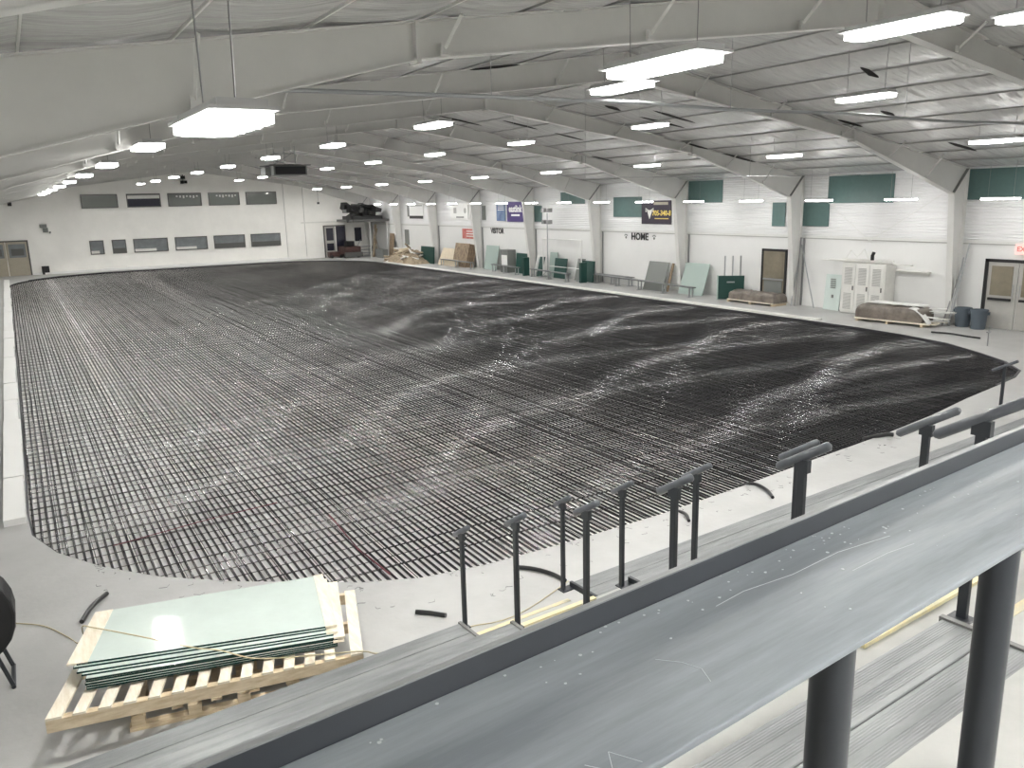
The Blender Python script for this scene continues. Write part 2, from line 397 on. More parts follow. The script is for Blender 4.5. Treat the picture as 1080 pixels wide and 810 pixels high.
desc = ['upper row window at far left of end wall', 'upper row window with dark opening below white blind', 'middle upper row window with small papers along its top',
        'upper row window second from the right', 'upper row window at the right end']
for i, (a, b, k) in enumerate(up): window(i + 1, a, b, 4.84, 5.9, desc[i], k)
lo = [(5.34, 6.34, 'low'), (6.93, 7.95, 'lowdark'), (8.49, 11.08, 'low'), (11.64, 14.18, 'low'), (14.72, 17.28, 'lowdark'), (17.79, 20.34, 'lowdark')]
desc = ['small square window at left end of the lower row', 'second small square window of the lower row', 'first wide window of the lower row', 'second wide window of the lower row',
        'third wide window of the lower row', 'right-most wide window of the lower row']
for i, (a, b, k) in enumerate(lo): window(i + 6, a, b, 1.29, 2.37, desc[i], k)

# ------------------------------------------------------------------ doors
d = thing('door_1', 'tan double door with glazed upper halves in the end wall at far left', None, (-.3, YE, 0), kind='structure')
q = MB(); q.box(-1.6, -1.5, -.12, 0, 0, 2.62); q.box(1.4, 1.5, -.12, 0, 0, 2.62); q.box(-1.6, 1.5, -.12, 0, 2.52, 2.62); q.build('door_frame', 'wframe', d)
for s_ in (-1, 1):
    x0, x1 = (-1.5, -.03) if s_ < 0 else (.03, 1.4)
    lf = MB().box(x0, x1, -.07, -.02, 0, 2.52).build('door_leaf', 'tan', d)
    MB().box(x0 + .15, x1 - .12, -.09, -.07, 1.35, 2.35).build('glazing', 'paneb', lf)
    MB().box(x0 + .3, x1 - .25, -.10, -.09, 1.5, 2.0).build('poster', 'wframe', lf)
d = thing('door_2', 'grey double door with panic bars in the right wall near the bins', None, (XR, 14.45, 0), kind='structure')
q = MB(); q.box(-.08, 0, 1.02, 1.14, 0, 2.38); q.box(-.08, 0, -1.14, -1.02, 0, 2.38); q.box(-.08, 0, -1.14, 1.14, 2.28, 2.38); q.build('door_frame', 'black', d)
for y0, y1 in ((.02, 1.02), (-1.02, -.02)):
    lf = MB().box(-.05, -.01, y0, y1, .01, 2.28).build('door_leaf', 'doorgrey', d)
    MB().box(-.065, -.05, y0 + .16, y1 - .12, 1.15, 2.15).build('glazing', 'doorglass', lf)
    MB().box(-.13, -.05, y0 + .15, y1 - .1, .98, 1.06).build('panic_bar', 'black', lf)
    MB().tube([(-.11, (y0 if y0 > 0 else y1) + (.09 if y0 > 0 else -.09), 1.1), (-.11, (y0 if y0 > 0 else y1) + (.09 if y0 > 0 else -.09), 1.55)], .015, 6).build('pull_handle', 'steel', lf)
d = thing('door_3', 'single brown glazed door in the right wall beside a column', None, (XR, 24.85, 0), kind='structure')
q = MB(); q.box(-.06, 0, .6, .7, 0, 2.35); q.box(-.06, 0, -.7, -.6, 0, 2.35); q.box(-.06, 0, -.7, .7, 2.25, 2.35); q.build('door_frame', 'black', d)
lf = MB().box(-.04, -.01, -.6, .6, .01, 2.25).build('door_leaf', 'doorglass', d)
MB().box(-.06, -.04, -.5, .5, .15, .95).build('lower_glazing', 'grey', lf)
MB().box(-.06, -.04, -.5, .5, 1.1, 2.15).build('upper_glazing', 'doorglass', lf)
MB().box(-.09, -.04, -.55, .55, .98, 1.05).build('panic_bar', 'steel', lf)
d = thing('door_4', 'dark open door pair in the end wall at the far right corner', None, (25.2, YE, 0), kind='structure')
q = MB(); q.box(-.95, -.85, -.1, 0, 0, 2.85); q.box(1.0, 1.1, -.1, 0, 0, 2.85); q.box(-.95, 1.1, -.1, 0, 2.75, 2.85); q.build('door_frame', 'wframe', d)
lf = MB().box(-.85, .1, -.07, -.02, 0, 2.75).build('door_leaf', 'doorgrey', d)
MB().box(-.7, -.05, -.09, -.07, 1.5, 2.6).build('glazing', 'panedark', lf); MB().box(-.7, -.05, -.09, -.07, .6, 1.25).build('glazing', 'panedark', lf)
MB().box(.15, 1.0, -.3, -.24, 0, 2.75).build('door_leaf', 'panedark', d)
w = MB().box(27.2, 27.85, YE - .06, YE, 1.33, 2.56).build('window_12', 'panedark'); tag(w, 'narrow dark window between the far door and the corner platform', kind='structure')
w = MB().box(XR - .05, XR, 63.75, 64.55, 1.2, 2.47).build('window_13', 'grey'); tag(w, 'narrow grey window in the right wall above the scrap pile', kind='structure')

# ------------------------------------------------------------------ rink bed: white insulation, black pipes, reinforcing bars
rb = thing('ice_rink_pipe_bed', 'unfinished ice rink floor of black cooling pipes and steel bars over white insulation', 'rink floor', (12.6, 39, -.11))
def outline_fill(z, name, m, parent):
    bm_ = bmesh.new(); vs_ = [bm_.verts.new((x - 12.6, y - 39, z)) for x, y in RINK]; bm_.faces.new(vs_)
    bmesh.ops.triangulate(bm_, faces=bm_.faces[:]); bmesh.ops.recalc_face_normals(bm_, faces=bm_.faces)
    me_ = bpy.data.meshes.new(name); bm_.to_mesh(me_); bm_.free(); me_.materials.append(M[m])
    o_ = bpy.data.objects.new(name, me_); COL.objects.link(o_); o_.parent = parent; return o_
outline_fill(0.0, 'insulation_sheet', 'bed', rb)
random.seed(3)
q = MB(); PSP = 0.0985; npipe = int(25.9 / PSP)
for i in range(npipe):
    x = -.28 + i * PSP
    sp = span_y(x)
    if not sp: continue
    y0, y1 = sp[0] + .05, sp[1] - .10
    L = y1 - y0; m = max(2, int(L / 1.6)); pts = []
    for j in range(m + 1):
        y = y0 + L * j / m
        dx = .014 * noise.noise(Vector((x * 23, y * .35, 1)))
        pts.append((x + dx - 12.6, y - 39, .034 + .004 * noise.noise(Vector((x * 19, y * .4, 4)))))
    q.tube(pts, .0185, 10, cap=False)
o = q.build('cooling_pipes', 'pipe', rb, smooth=True, sharp=180); tag(o, kind='stuff')
q = MB(); yy = 9.0; RS = .30
while yy < 70.2:
    sp = span_x(yy)
    if sp:
        x0, x1 = sp[0] + .04, sp[1] - .06; m = max(2, int((x1 - x0) / 2.0)); sk = random.uniform(-.02, .02)
        q.tube([(x0 + (x1 - x0) * j / m - 12.6, yy - 39 + sk + .018 * noise.noise(Vector((j * 1.3, yy, 2))), .060 + .004 * noise.noise(Vector((j * .9, yy * 3, 5)))) for j in range(m + 1)], .0055, 6, cap=False)
        if int(yy / RS) % 2 == 0:
            q.tube([(x0 + (x1 - x0) * j / m - 12.6, yy - 39 + .12 + .02 * noise.noise(Vector((j * 1.3, yy, 8))), .009) for j in range(m + 1)], .006, 5, cap=False)
    yy += RS
xx = -.1
while xx < 25.4:
    sp = span_y(xx)
    if sp:
        y0, y1 = sp[0] + .05, sp[1] - .1; m = max(2, int((y1 - y0) / 2.5))
        q.tube([(xx + .035 * noise.noise(Vector((xx, j * .8, 6))) - 12.6, y0 + (y1 - y0) * j / m - 39, .070) for j in range(m + 1)], .0065, 5, cap=False)
    xx += random.choice([.16, .22, .30, .34])
o = q.build('reinforcing_bars', 'rebar', rb, smooth=True, sharp=180); tag(o, kind='stuff')
# timber-like header along the rink edge
q = MB(); n = len(RINK)
for i in range(n):
    a, b = Vector(RINK[i]), Vector(RINK[(i + 1) % n])
    if a.y < 12.2 and a.x < 20: continue
    d2 = (b - a).normalized(); nn = Vector((-d2.y, d2.x)) * (.03 if a.x < 1 else .06)
    zt = .125 if a.x > 1 else .09
    q.hexa([(p.x - 12.6, p.y - 39, 0) for p in (a, b, b + nn, a + nn)], [(p.x - 12.6, p.y - 39, zt) for p in (a, b, b + nn, a + nn)])
q.build('edge_header', 'header', rb)
MB().tube([(3.72 - 12.6, 9.4 - 39, .062), (3.66 - 12.6, 10.4 - 39, .064), (3.75 - 12.6, 11.9 - 39, .062)], .012, 6).build('red_marked_pipe', 'red', rb)
MB().tube([(.7 - 12.6, 12.55 - 39, .072), (2.1 - 12.6, 12.8 - 39, .072), (3.2 - 12.6, 12.9 - 39, .072)], .007, 6).build('red_marked_bar', 'red', rb)

# curb of white boards along the left side of the rink
cb = thing('edge_curb', 'raised white curb running along the left side of the rink', 'curb', (-.55, 40, 0))
y = 14.2; first = True
while y < 66:
    L = 2.4
    b = MB().box(-.12 + random.uniform(-.01, .01), .20 + random.uniform(-.03, .02), y - 40, y + L - .03 - 40, 0, .10 + random.uniform(0, .02)).build('curb_board', 'white', cb)
    y += L
# right side curb strip
cb2 = thing('edge_curb', 'low white concrete curb between the rink and right-hand walkway', 'curb', (25.9, 40, 0))
y = 20.0
while y < 62:
    MB().box(-.24, .12, y - 40, y + 2.97 - 40, 0, .05 + random.uniform(0, .015)).build('curb_block', 'offwhite', cb2); y += 3.0

# ------------------------------------------------------------------ high-bay lights
def make_light(L=1.35, W=.45):
    r = thing('ceiling_light', 'x', 'light')
    q = MB(); q.box(-W * .36, W * .36, -L / 2 + .05, L / 2 - .05, .055, .11); q.box(-W / 2, W / 2, -L / 2, L / 2, .035, .06); q.build('housing', 'lampwhite', r)
    ch = .10; a, b = W / 2 - .015, L / 2 - .015
    oct_ = [(-a + ch, -b), (a - ch, -b), (a, -b + ch), (a, b - ch), (a - ch, b), (-a + ch, b), (-a, b - ch), (-a, -b + ch)]
    MB().prism(oct_, 'z', -.035, .034).build('diffuser', 'lampon', r)
    for xx_ in (-.12, 0, .12): MB().box(xx_ - .03, xx_ + .03, -.36, .36, -.0385, -.035).build('led_strip', 'led', r)  # short bright emitters added below the lens for narrower, stronger pipe reflections
    g = MB()
    for j in range(1, 6): 
        yy_ = -L / 2 + L * j / 6; g.box(-W / 2 - .004, W / 2 + .004, yy_ - .004, yy_ + .004, -.046, -.040)
    g.build('wire_guard', 'wire', r)
    return r
proto = make_light(); kids = tree_of(proto); used = [False]
def place_light(x, y, z, label, group, tilt=0):
    if not used[0]: o = proto; used[0] = True
    else: o = copy_tree(proto, kids)
    o.location = (x, y, z); o['label'] = label; o['group'] = group; o.rotation_euler = (tilt, 0, random.uniform(-.02, .02))
    for s_ in (-.45, .45):
        h = roof_z(x) - z - .05
        MB().tube([(0, s_, .1), (random.uniform(-.02, .02), s_ * 1.06, h)], .006 if y > 8 else .007, 4, cap=False).build('suspension_wire', 'wire', o)
rows = [('left-hand', 2.35, 16.3, 5.84, 8), ('second', 8.83, 10.9, 6.50, 9), ('third', 16.09, 11.62, 6.72, 9), ('right-hand', 22.56, 12.28, 5.97, 9)]
for nm, x, y0, z, cnt in rows:
    for k in range(cnt):
        y = y0 + k * S
        if y > 70.5: continue
        place_light(x, y, z, 'lit high-bay light in the %s long row, %s from the near end' % (nm, ORD[k]), 'high-bay lights')
near = [(1.37, 5.34, 'large lit high-bay light hanging at top left on long wires'), (5.42, 5.96, 'large lit high-bay light at the top, right of centre'),
        (9.0, 6.58, 'large lit high-bay light near the top right corner'), (12.2, 7.03, 'lit high-bay light cut off by the top right corner')]
for x, z, lb_ in near: place_light(x, 6.1, z, lb_, 'high-bay lights')
for i, (x, z) in enumerate([(1.6, 5.6), (4.9, 5.96), (9.0, 6.58), (13.5, 7.0), (22.5, 6.0)]):
    place_light(x, -.85, z, 'high-bay light above the bleachers, %s from the left' % ORD[i], 'high-bay lights')
# small wall-side strips hanging along the right wall
def strip_light():
    r = thing('strip_light', 'x', 'light')
    MB().box(-.06, .06, -.62, .62, .02, .06).build('housing', 'white', r)
    MB().box(-.05, .05, -.6, .6, -.025, .02).build('tube_diffuser', 'stripon', r)
    for s_ in (-.4, .4): MB().tube([(0, s_, .06), (0, s_, 1.2)], .005, 4, cap=False).build('suspension_wire', 'wire', r)
    return r
sp0 = strip_light(); kids = tree_of(sp0)
for k in range(17):
    o = sp0 if k == 0 else copy_tree(sp0, kids)
    y = 14.55 + k * S / 2
    o.location = (27.35, y, 4.42 + k * .012)
    o['label'] = 'slim lit strip light along the right wall, %s from the camera end' % ORD[k]; o['group'] = 'strip lights along the right wall'

# ------------------------------------------------------------------ long pipe and cables under the roof
q = MB(); pts = []
for i in range(25):
    x = 3.0 + i * 1.0; pts.append((x, 10.6, 6.18 + .06 * math.sin(PI * (x - 3) / 12) if x < 9 else 6.24 - .004 * (x - 9) + .02 * math.sin(x)))
q.tube(pts, .03, 8)
for x in (6.2, 11, 16, 21): q.tube([(x, 10.6, 6.2), (x, 10.6, roof_z(x) - .08)], .006, 4)
tag(q.build('overhead_pipe', 'steel', smooth=True), 'long thin grey pipe slung across the hall under the roof', 'pipe')
q = MB().tube([(x, 20.2, 5.35 + .0004 * (x - 20) ** 2) for x in range(15, 29)], .012, 5)
for x in (15, 22): q.tube([(x, 20.2, 5.35), (x, 20.2, roof_z(x) - .1)], .006, 4)
tag(q.build('overhead_cable', 'wire'), 'thin grey cable strung toward the green panels on the right wall', 'cable')

# scoreboard cube hung over centre ice
sb = thing('hanging_scoreboard', 'dark grey scoreboard box hung from the roof over the rink', 'scoreboard', (11.5, 39, 6.2))
MB().box(-.78, .78, -.8, .8, -.1, .32).build('cabinet', 'grey', sb, bevel=.02)
for s_ in (-1, 1):
    MB().box(-.7, .7, s_ * .82 - .02, s_ * .82 + .02, -.06, .28).build('display_face', 'black', sb)
MB().box(-.95, .95, -.9, .9, .33, .37).build('top_plate', 'wframe', sb)
q = MB()
for sx in (-.5, 0, .5):
    q.tube([(sx, 0, .37), (sx, 0, 1.5)], .02, 5)
for i in range(4): q.tube([(-.5 + (i % 2) * .5, 0, .4), (-.5 + ((i + 1) % 2) * .5 + (.5 if i > 1 else 0), 0, 1.0)], .012, 4)
q.tube([(-.5, 0, .9), (.5, 0, .9)], .015, 4)
q.build('hanger_truss', 'steel', sb)
MB().box(-1.05, -.8, -.4, .4, -.12, .26).build('side_speaker', 'grey', sb)

# ------------------------------------------------------------------ right wall panels, banners, lettering
def wpanel(name, y0, y1, z0, z1, m, label, cat, group=None, x=XR - .006, t=.03):
    o = MB().box(-t, 0, -(y1 - y0) / 2, (y1 - y0) / 2, 0, z1 - z0).build(name, m, loc=(x, (y0 + y1) / 2, z0))
    return tag(o, label, cat, group)
G = 'dark green blank panels on the right wall'
wpanel('wall_panel', 14.0, 16.65, 4.38, 5.42, 'green', 'green blank panel above the grey double door', 'panel', G)
wpanel('wall_panel', 19.3, 22.23, 4.31, 5.38, 'green', 'widest high green blank panel, above the white cabinet', 'panel', G)
wpanel('wall_panel', 22.14, 23.55, 3.37, 4.34, 'green', 'small green blank panel just right of a column, below the wide one', 'panel', G)
wpanel('wall_panel', 24.37, 25.08, 3.34, 4.36, 'green', 'narrow green blank panel above the brown door', 'panel', G)
wpanel('wall_panel', 28.1, 30.35, 4.39, 5.42, 'green', 'high green blank panel between the plum banner and brown door', 'panel', G)
wpanel('wall_panel', 33.86, 36.24, 3.68, 4.74, 'green', 'green blank panel touching the plum banner above HOME', 'panel', G)
wpanel('wall_panel', 38.92, 41.34, 4.41, 5.1, 'green', 'high green blank panel half hidden by a rafter', 'panel', G)
wpanel('wall_panel', 43.43, 44.3, 3.33, 4.33, 'green', 'narrow green blank panel right of the purple banner', 'panel', G)
wpanel('wall_panel', 50.6, 51.1, 3.38, 4.37, 'grey', 'very narrow grey panel left of the blue banner', 'panel')
b = thing('wall_banner', 'plum banner with yellow phone number above the word HOME', 'banner', (XR, 32.7, 3.93))
MB().box(-.04, -.006, -1.12, 1.14, -.6, .6).build('banner_face', 'darkpurple', b)
text_mesh('705-340-8', .36, wall_mx(-.42, -.05, -.045), 'yletter', 'phone_number', b, sx=.95)
MB().box(-.048, -.04, -.95, .1, -.34, -.29).build('small_lettering', 'yletter', b)
q = MB(); q.add([(-.05, .72, .12), (-.05, .28, .12), (-.05, .5, -.35), (-.045, .72, .12), (-.045, .28, .12), (-.045, .5, -.35)], [(0, 1, 2), (3, 5, 4), (0, 3, 4, 1), (1, 4, 5, 2), (2, 5, 3, 0)])
for s_ in (-1, 1): q.tube([(-.05, .5 + s_ * .1, .1), (-.05, .5 + s_ * .3, .2), (-.05, .5 + s_ * .28, .02)], .03, 5)
q.build('ram_emblem', 'white', b)
MB().box(-.048, -.04, -.9, .2, .38, .52).build('top_lettering', 'tan', b)
b = thing('wall_banner', 'purple banner with white eastlink lettering', 'banner', (XR, 46.65, 3.95))
MB().box(-.04, -.006, -1.0, 1.0, -.65, .65).build('banner_face', 'purple', b)
text_mesh('eastlink', .62, wall_mx(-.05, .18, -.045), 'white', 'lettering', b, sx=.85)
MB().box(-.048, -.04, -.6, .45, -.28, -.16).build('small_lettering', 'white', b)
b = thing('wall_banner', 'blue sky-coloured banner left of the purple banner', 'banner', (XR, 48.45, 3.97))
MB().box(-.04, -.006, -.55, .6, -.63, .63).build('banner_face', 'blue', b)
for i in range(3): MB().box(-.048, -.04, -.4, .42, .36 - i * .14, .41 - i * .14).build('lettering_line', 'white', b)
b = thing('wall_banner', 'white banner with two small pale emblems, left of the blue banner', 'banner', (XR, 54.4, 3.95))
MB().box(-.04, -.006, -1.5, 1.5, -.58, .58).build('banner_face', 'white', b)
q = MB(); q.prism([(-.8 + .2 * math.cos(a * PI / 6), .08 + .2 * math.sin(a * PI / 6)) for a in range(12)], 'x', -.05, -.04); q.build('round_emblem', 'mesh', b)
MB().box(-.05, -.04, .55, 1.0, -.12, .3).build('square_emblem', 'mesh', b)
MB().box(-.048, -.04, -.6, .6, -.45, -.34).build('lettering_line', 'grey', b)
MB().box(-.048, -.04, -1.45, -1.2, -.55, .5).build('side_strip', 'mesh', b)
b = thing('wall_banner', 'white banner with dark footer strip near the far corner', 'banner', (XR, 62.2, 3.95))
MB().box(-.04, -.006, -1.5, 1.7, -.6, .6).build('banner_face', 'white', b); MB().box(-.05, -.04, -1.45, 1.2, -.56, -.33).build('footer_strip', 'letter', b)
MB().box(-.05, -.04, 1.2, 1.6, -.4, .55).build('side_strip', 'grey', b); MB().box(-.05, -.04, -1.3, 1.0, .45, .52).build('header_strip', 'grey', b)
b = thing('wall_banner', 'small red and white sign low on the right wall', 'sign', (XR, 53.2, 2.37))
MB().box(-.04, -.006, -.95, .95, -.36, .36).build('sign_face', 'redsign', b)
for i in range(3): MB().box(-.048, -.04, -.8, .3, .15 - i * .18, .21 - i * .18).build('lettering_line', 'white', b)
b = thing('wall_sign', 'black lettering reading HOME flanked by two small paw marks', 'sign', (XR, 34.0, 2.64))
text_mesh('HOME', .50, wall_mx(0, 0, -.02), 'letter', 'lettering', b, sx=1.0)
for s_ in (-1, 1):
    q = MB()
    for dy, dz, r_ in ((0, -.05, .07), (-.1, .06, .035), (-.03, .1, .035), (.04, .1, .035), (.11, .06, .035)):
        q.prism([(s_ * 1.15 + dy + r_ * math.cos(a * PI / 4), dz + r_ * math.sin(a * PI / 4)) for a in range(8)], 'x', -.02, -.006)
    q.build('paw_mark', 'grey', b)
b = thing('wall_sign', 'black lettering reading VISITOR', 'sign', (XR, 49.05, 2.64))
text_mesh('VISITOR', .5, wall_mx(0, 0, -.02), 'letter', 'lettering', b, sx=.98)
b = thing('exit_sign', 'pinkish red exit sign above the grey double door', 'sign', (XR, 14.35, 2.74))
MB().box(-.1, 0, -.28, .28, -.17, .17).build('sign_body', 'exit', b)
text_mesh('EXIT', .22, wall_mx(0, 0, -.105), 'redsign', 'lettering', b)
# vertical conduits beside the columns, light switch bits
for k in range(1, 7):
    y = YB + k * S - .22
    o = MB().box(-.05, .0, -.035, .035, .02, ZS - .08).build('conduit', 'wire', loc=(XR - .02, y, 0))
    tag(o, 'grey vertical conduit on the right wall, %s column after the bins' % ORD[k], 'conduit', 'vertical conduits beside the columns')
q = MB()
for (ya, za, yb_, zb) in ((22.9, 4.9, 20.0, 2.75), (17.3, 4.6, 20.2, 2.8)): q.tube([(XR - .12, ya, za), (XR - .10, yb_, zb)], .012, 5)
tag(q.build('cross_brace', 'trimw'), 'thin white crossed bracing rods on the ribbed wall above the cabinet', 'brace')

# end wall fittings
q = MB(); q.box(-.15, .15, -.25, 0, .05, .3); q.box(-.22, 0, -.3, -.02, -.32, -.08); q.box(.05, .27, -.3, -.02, -.3, -.08); q.box(-.02, .02, -.1, 0, -.1, .4)
tag(q.build('loudspeaker_cluster', 'black', loc=(12.75, YE - .16, 6.95)), 'small black loudspeaker cluster under the gable peak', 'speaker')
q = MB(); q.box(-.28, .2, -.25, 0, .0, .25); q.box(-.1, .25, -.3, -.02, -.35, -.02); q.box(.3, .42, -.1, 0, -.45, -.3)
tag(q.build('wall_horn', 'grey', loc=(2.4, YE - .001, 3.5)), 'grey siren and box on the end wall left of the windows', 'siren')
tag(MB().box(-.13, .13, -.2, 0, -.2, .2).build('wall_speaker', 'black', loc=(.4, YE - .001, 5.35), bevel=.02), 'small black speaker high at the left of the end wall', 'speaker')
tag(MB().box(-.25, .25, -.4, 0, 0, .62).build('floor_box', 'black', loc=(2.1, YE - .1, 0), bevel=.02), 'black box on the floor right of the tan door', 'box')
q = MB(); q.tube([(0, 0, 0), (0, 0, 1.4)], .01, 4); q.box(-.08, .08, -.08, .08, -.15, .02)
tag(q.build('hanging_box', 'black', loc=(22.6, 68.0, 4.9)), 'small black box hanging on a cable near the end wall', 'box')

# ------------------------------------------------------------------ things standing along the right walkway
def board(name, x, y0, y1, h, m, label, lean=.12, t=.04, cat='panel', z=0, group=None, perp=False):
    r = MB()
    w = (y1 - y0) / 2
    if perp: r.hexa([(-w, -t, 0), (w, -t, 0), (w, t, 0), (-w, t, 0)], [(-w, -t + lean, h), (w, -t + lean, h), (w, t + lean, h), (-w, t + lean, h)])
    else: r.hexa([(-t / 2, -w, 0), (t / 2, -w, 0), (t / 2, w, 0), (-t / 2, w, 0)], [(-t / 2 + lean, -w, h), (t / 2 + lean, -w, h), (t / 2 + lean, w, h), (-t / 2 + lean, w, h)])
    o = r.build(name, m, loc=(x, (y0 + y1) / 2, z)); return tag(o, label, cat, group)
# dark green gate piece with three uprights
g = thing('gate_panel', 'dark green rink gate standing crosswise left of the brown door', 'gate', (28.15, 26.7, 0), -.72)
MB().box(-.58, .58, -.04, .04, .02, 1.1).build('panel', 'dgreen', g); MB().box(-.64, -.58, -.06, .06, 0, 1.12).build('edge_post', 'mint', g)
for i, x in enumerate((-.3, .05, .4)): MB().box(x - .03, x + .03, .05, .1, 0, 2.0).build('upright', 'steel', g)
MB().box(-.2, .15, -.07, -.04, .78, .84).build('latch', 'steel', g)
board('mint_sheet', 28.1, 28.5, 30.15, 1.5, 'mint', 'pale mint sheet leaning on the wall left of the green gate', .5)
board('mint_sheet', 28.58, 21.2, 21.95, 1.45, 'mintpale', 'pale mint sheet with small lettering standing left of the white cabinet', .12)
q = MB()
for i in range(6): q.box(-.012, 0, -.12, .12, 0 - i * .07, .035 - i * .07)
q.box(-.012, 0, -.05, .05, -.75, -.62)
tag(q.build('notice', 'grey', loc=(28.60, 21.55, 1.25)), 'small grey block of printed lines on the mint sheet', 'notice')
board('grey_board', 28.0, 31.2, 32.7, 1.45, 'grey', 'dark grey board leaning on the wall at the end of the bench', .45, .05)
board('thin_board', 28.2, 31.0, 31.15, 1.4, 'woodold', 'brown edge-on board leaning beside the dark grey board', .4, .05)
board('green_board', 28.2, 37.3, 38.5, 1.2, 'dgreen', 'dark green square board behind the left end of the long bench', .15, .06)
board('grey_board', 28.35, 38.6, 39.3, 1.25, 'grey', 'narrow grey board leaning behind the dark green square board', .3, .05)
board('green_board', 27.75, 37.45, 37.85, 1.15, 'dgreen', 'narrow dark green rink door standing in front of the square board', .0, .10, perp=True)
board('green_board', 28.3, 40.15, 41.4, 1.2, 'dgreen', 'dark green board inside the pipe goal frame', .15, .06)
board('mint_sheet', 28.55, 41.5, 42.3, 1.5, 'mint', 'pale clear mint sheet behind the pipe goal frame', .15, .03)
board('green_board', 28.1, 42.5, 43.0, 1.2, 'dgreen', 'dark green board leaning left of the pipe goal frame', .3, .08)
board('white_board', 28.0, 43.05, 43.2, 1.2, 'white', 'white edge-on board leaning beside the green ones', .3, .06)
board('green_board', 27.8, 43.6, 44.0, 1.15, 'dgreen', 'narrow dark green rink door left of the lamp stand', 0, .10, perp=True)
board('green_board', 28.4, 44.7, 46.0, 1.3, 'dgreen', 'dark green board right of the grey fridge', .12, .06)
board('mint_sheet', 28.4, 48.6, 50.3, 1.65, 'mint', 'pale clear mint sheet under the word VISITOR', .3, .03)
fr_ = thing('fridge', 'grey upright cabinet with a white front below VISITOR', 'cabinet', (28.3, 46.8, 0))
MB().box(-.3, .3, -.5, .5, 0, 1.5).build('body', 'grey', fr_); MB().box(-.33, -.3, -.4, .3, .5, 1.15).build('white_front', 'white', fr_)
# pipe goal frame
gf = thing('goal_frame', 'upright white pipe frame standing by the wall', 'frame', (28.2, 40.4, 0))
for i, yy_ in enumerate((-2.0, 2.0)): MB().tube([(0, yy_, 0), (0, yy_, 2.35)], .035, 6).build('upright', 'trimw', gf)
MB().tube([(0, -2.0, 2.35), (0, 2.0, 2.35)], .035, 6).build('crossbar', 'trimw', gf); MB().tube([(0, -2.0, .7), (0, 2.0, .7)], .025, 6).build('rail', 'trimw', gf)
q = MB(); q.box(-.3, .3, -2.1, -1.9, 0, .05); q.box(-.3, .3, 1.9, 2.1, 0, .05); q.build('foot', 'steel', gf)
# work light stand
ls = thing('lamp_stand', 'tall stand with two clusters of lamp heads beside the goal frame', 'lamp stand', (28.0, 41.6, 0))
MB().tube([(0, 0, 0), (0, 0, 3.9)], .035, 6).build('pole', 'steel', ls)
for zz in (3.25, 3.95):
    for s_ in (-1, 1):
        q = MB(); q.tube([(0, 0, zz), (0, s_ * .28, zz + .1)], .02, 5); q.box(-.16, .10, s_ * .28 - .13, s_ * .28 + .13, zz, zz + .24); q.build('lamp_head', 'wire', ls, bevel=.02)
for a in range(3): MB().tube([(0, 0, .5), (.4 * math.cos(a * 2.1), .5 * math.sin(a * 2.1), .02)], .02, 5).build('leg', 'steel', ls)
# benches
def bench(x0, y0, x1, y1, label, nleg, m='alum'):
    cx, cy = (x0 + x1) / 2, (y0 + y1) / 2; L = math.hypot(x1 - x0, y1 - y0); a = math.atan2(y1 - y0, x1 - x0)
    b_ = thing('bench', label, 'bench', (cx, cy, 0), a)
    MB().box(-L / 2, L / 2, -.14, .14, .45, .50).build('seat', m, b_)
    for i in range(nleg):
        x = -L / 2 + .2 + (L - .4) * i / (nleg - 1)
        q_ = MB(); q_.box(x - .03, x + .03, -.12, -.07, 0, .45); q_.box(x - .03, x + .03, .07, .12, 0, .45); q_.box(x - .03, x + .03, -.2, .2, 0, .03); q_.build('leg', 'steel', b_)
    return b_
bench(28.3, 37.2, 27.35, 28.3, 'long low grey bench running along under HOME', 5)
bench(28.6, 39.2, 28.55, 34.2, 'second grey bench close against the wall under HOME', 4)
bench(27.7, 43.0, 27.3, 38.4, 'grey bench in front of the pipe goal frame', 3)
bench(27.9, 48.2, 27.6, 44.4, 'grey bench in front of the grey fridge', 3)
bench(27.8, 55.8, 27.6, 50.4, 'grey bench in front of the plywood sheets', 3)
# plywood and boards further back
pw = board('plywood_sheet', 27.9, 53.6, 56.6, 1.25, 'ply', 'pale plywood sheet leaning back on brown boards', .55, .04)
for i in range(4):
    board('brown_board', 28.0 + i * .1, 52.2 - i * .15, 54.4 - i * .2, 1.7 - i * .04, 'woodold', 'brown wooden panel leaning at the right of the plywood, layer %s' % ORD[i], .4, .04, group='leaning brown panels')
board('green_board', 27.9, 57.3, 59.6, 1.3, 'dgreen', 'large dark green board left of the plywood', .1, .08)
# scrap heap
sc = thing('scrap_pile', 'heap of tan broken boards and insulation by the right wall', 'scrap pile', (27.25, 60.9, 0))
random.seed(11)
for i in range(46):
    t = random.random(); r_ = random.random()
    px, py = random.uniform(-.7, .7) * (1 - .3 * t), random.uniform(-2.9, 2.9) * (1 - .55 * t)
    hh = 1.35 * t * max(0, 1 - abs(py) / 3.2)
    L = random.uniform(.5, 1.5); W_ = random.uniform(.08, .35)
    mx = Matrix.Translation((px, py, hh + .12)) @ Matrix.Rotation(random.uniform(0, PI), 4, 'Z') @ Matrix.Rotation(random.uniform(-.35, .35), 4, 'Y') @ Matrix.Rotation(random.uniform(-.4, .4), 4, 'X')
    MB().box(-L / 2, L / 2, -W_ / 2, W_ / 2, -.04, .05, mx).build('scrap_board', random.choice(['rubble', 'ply', 'woodold', 'rubble', 'offwhite']), sc)
q = MB(); n1, n2 = 14, 9; vs = []
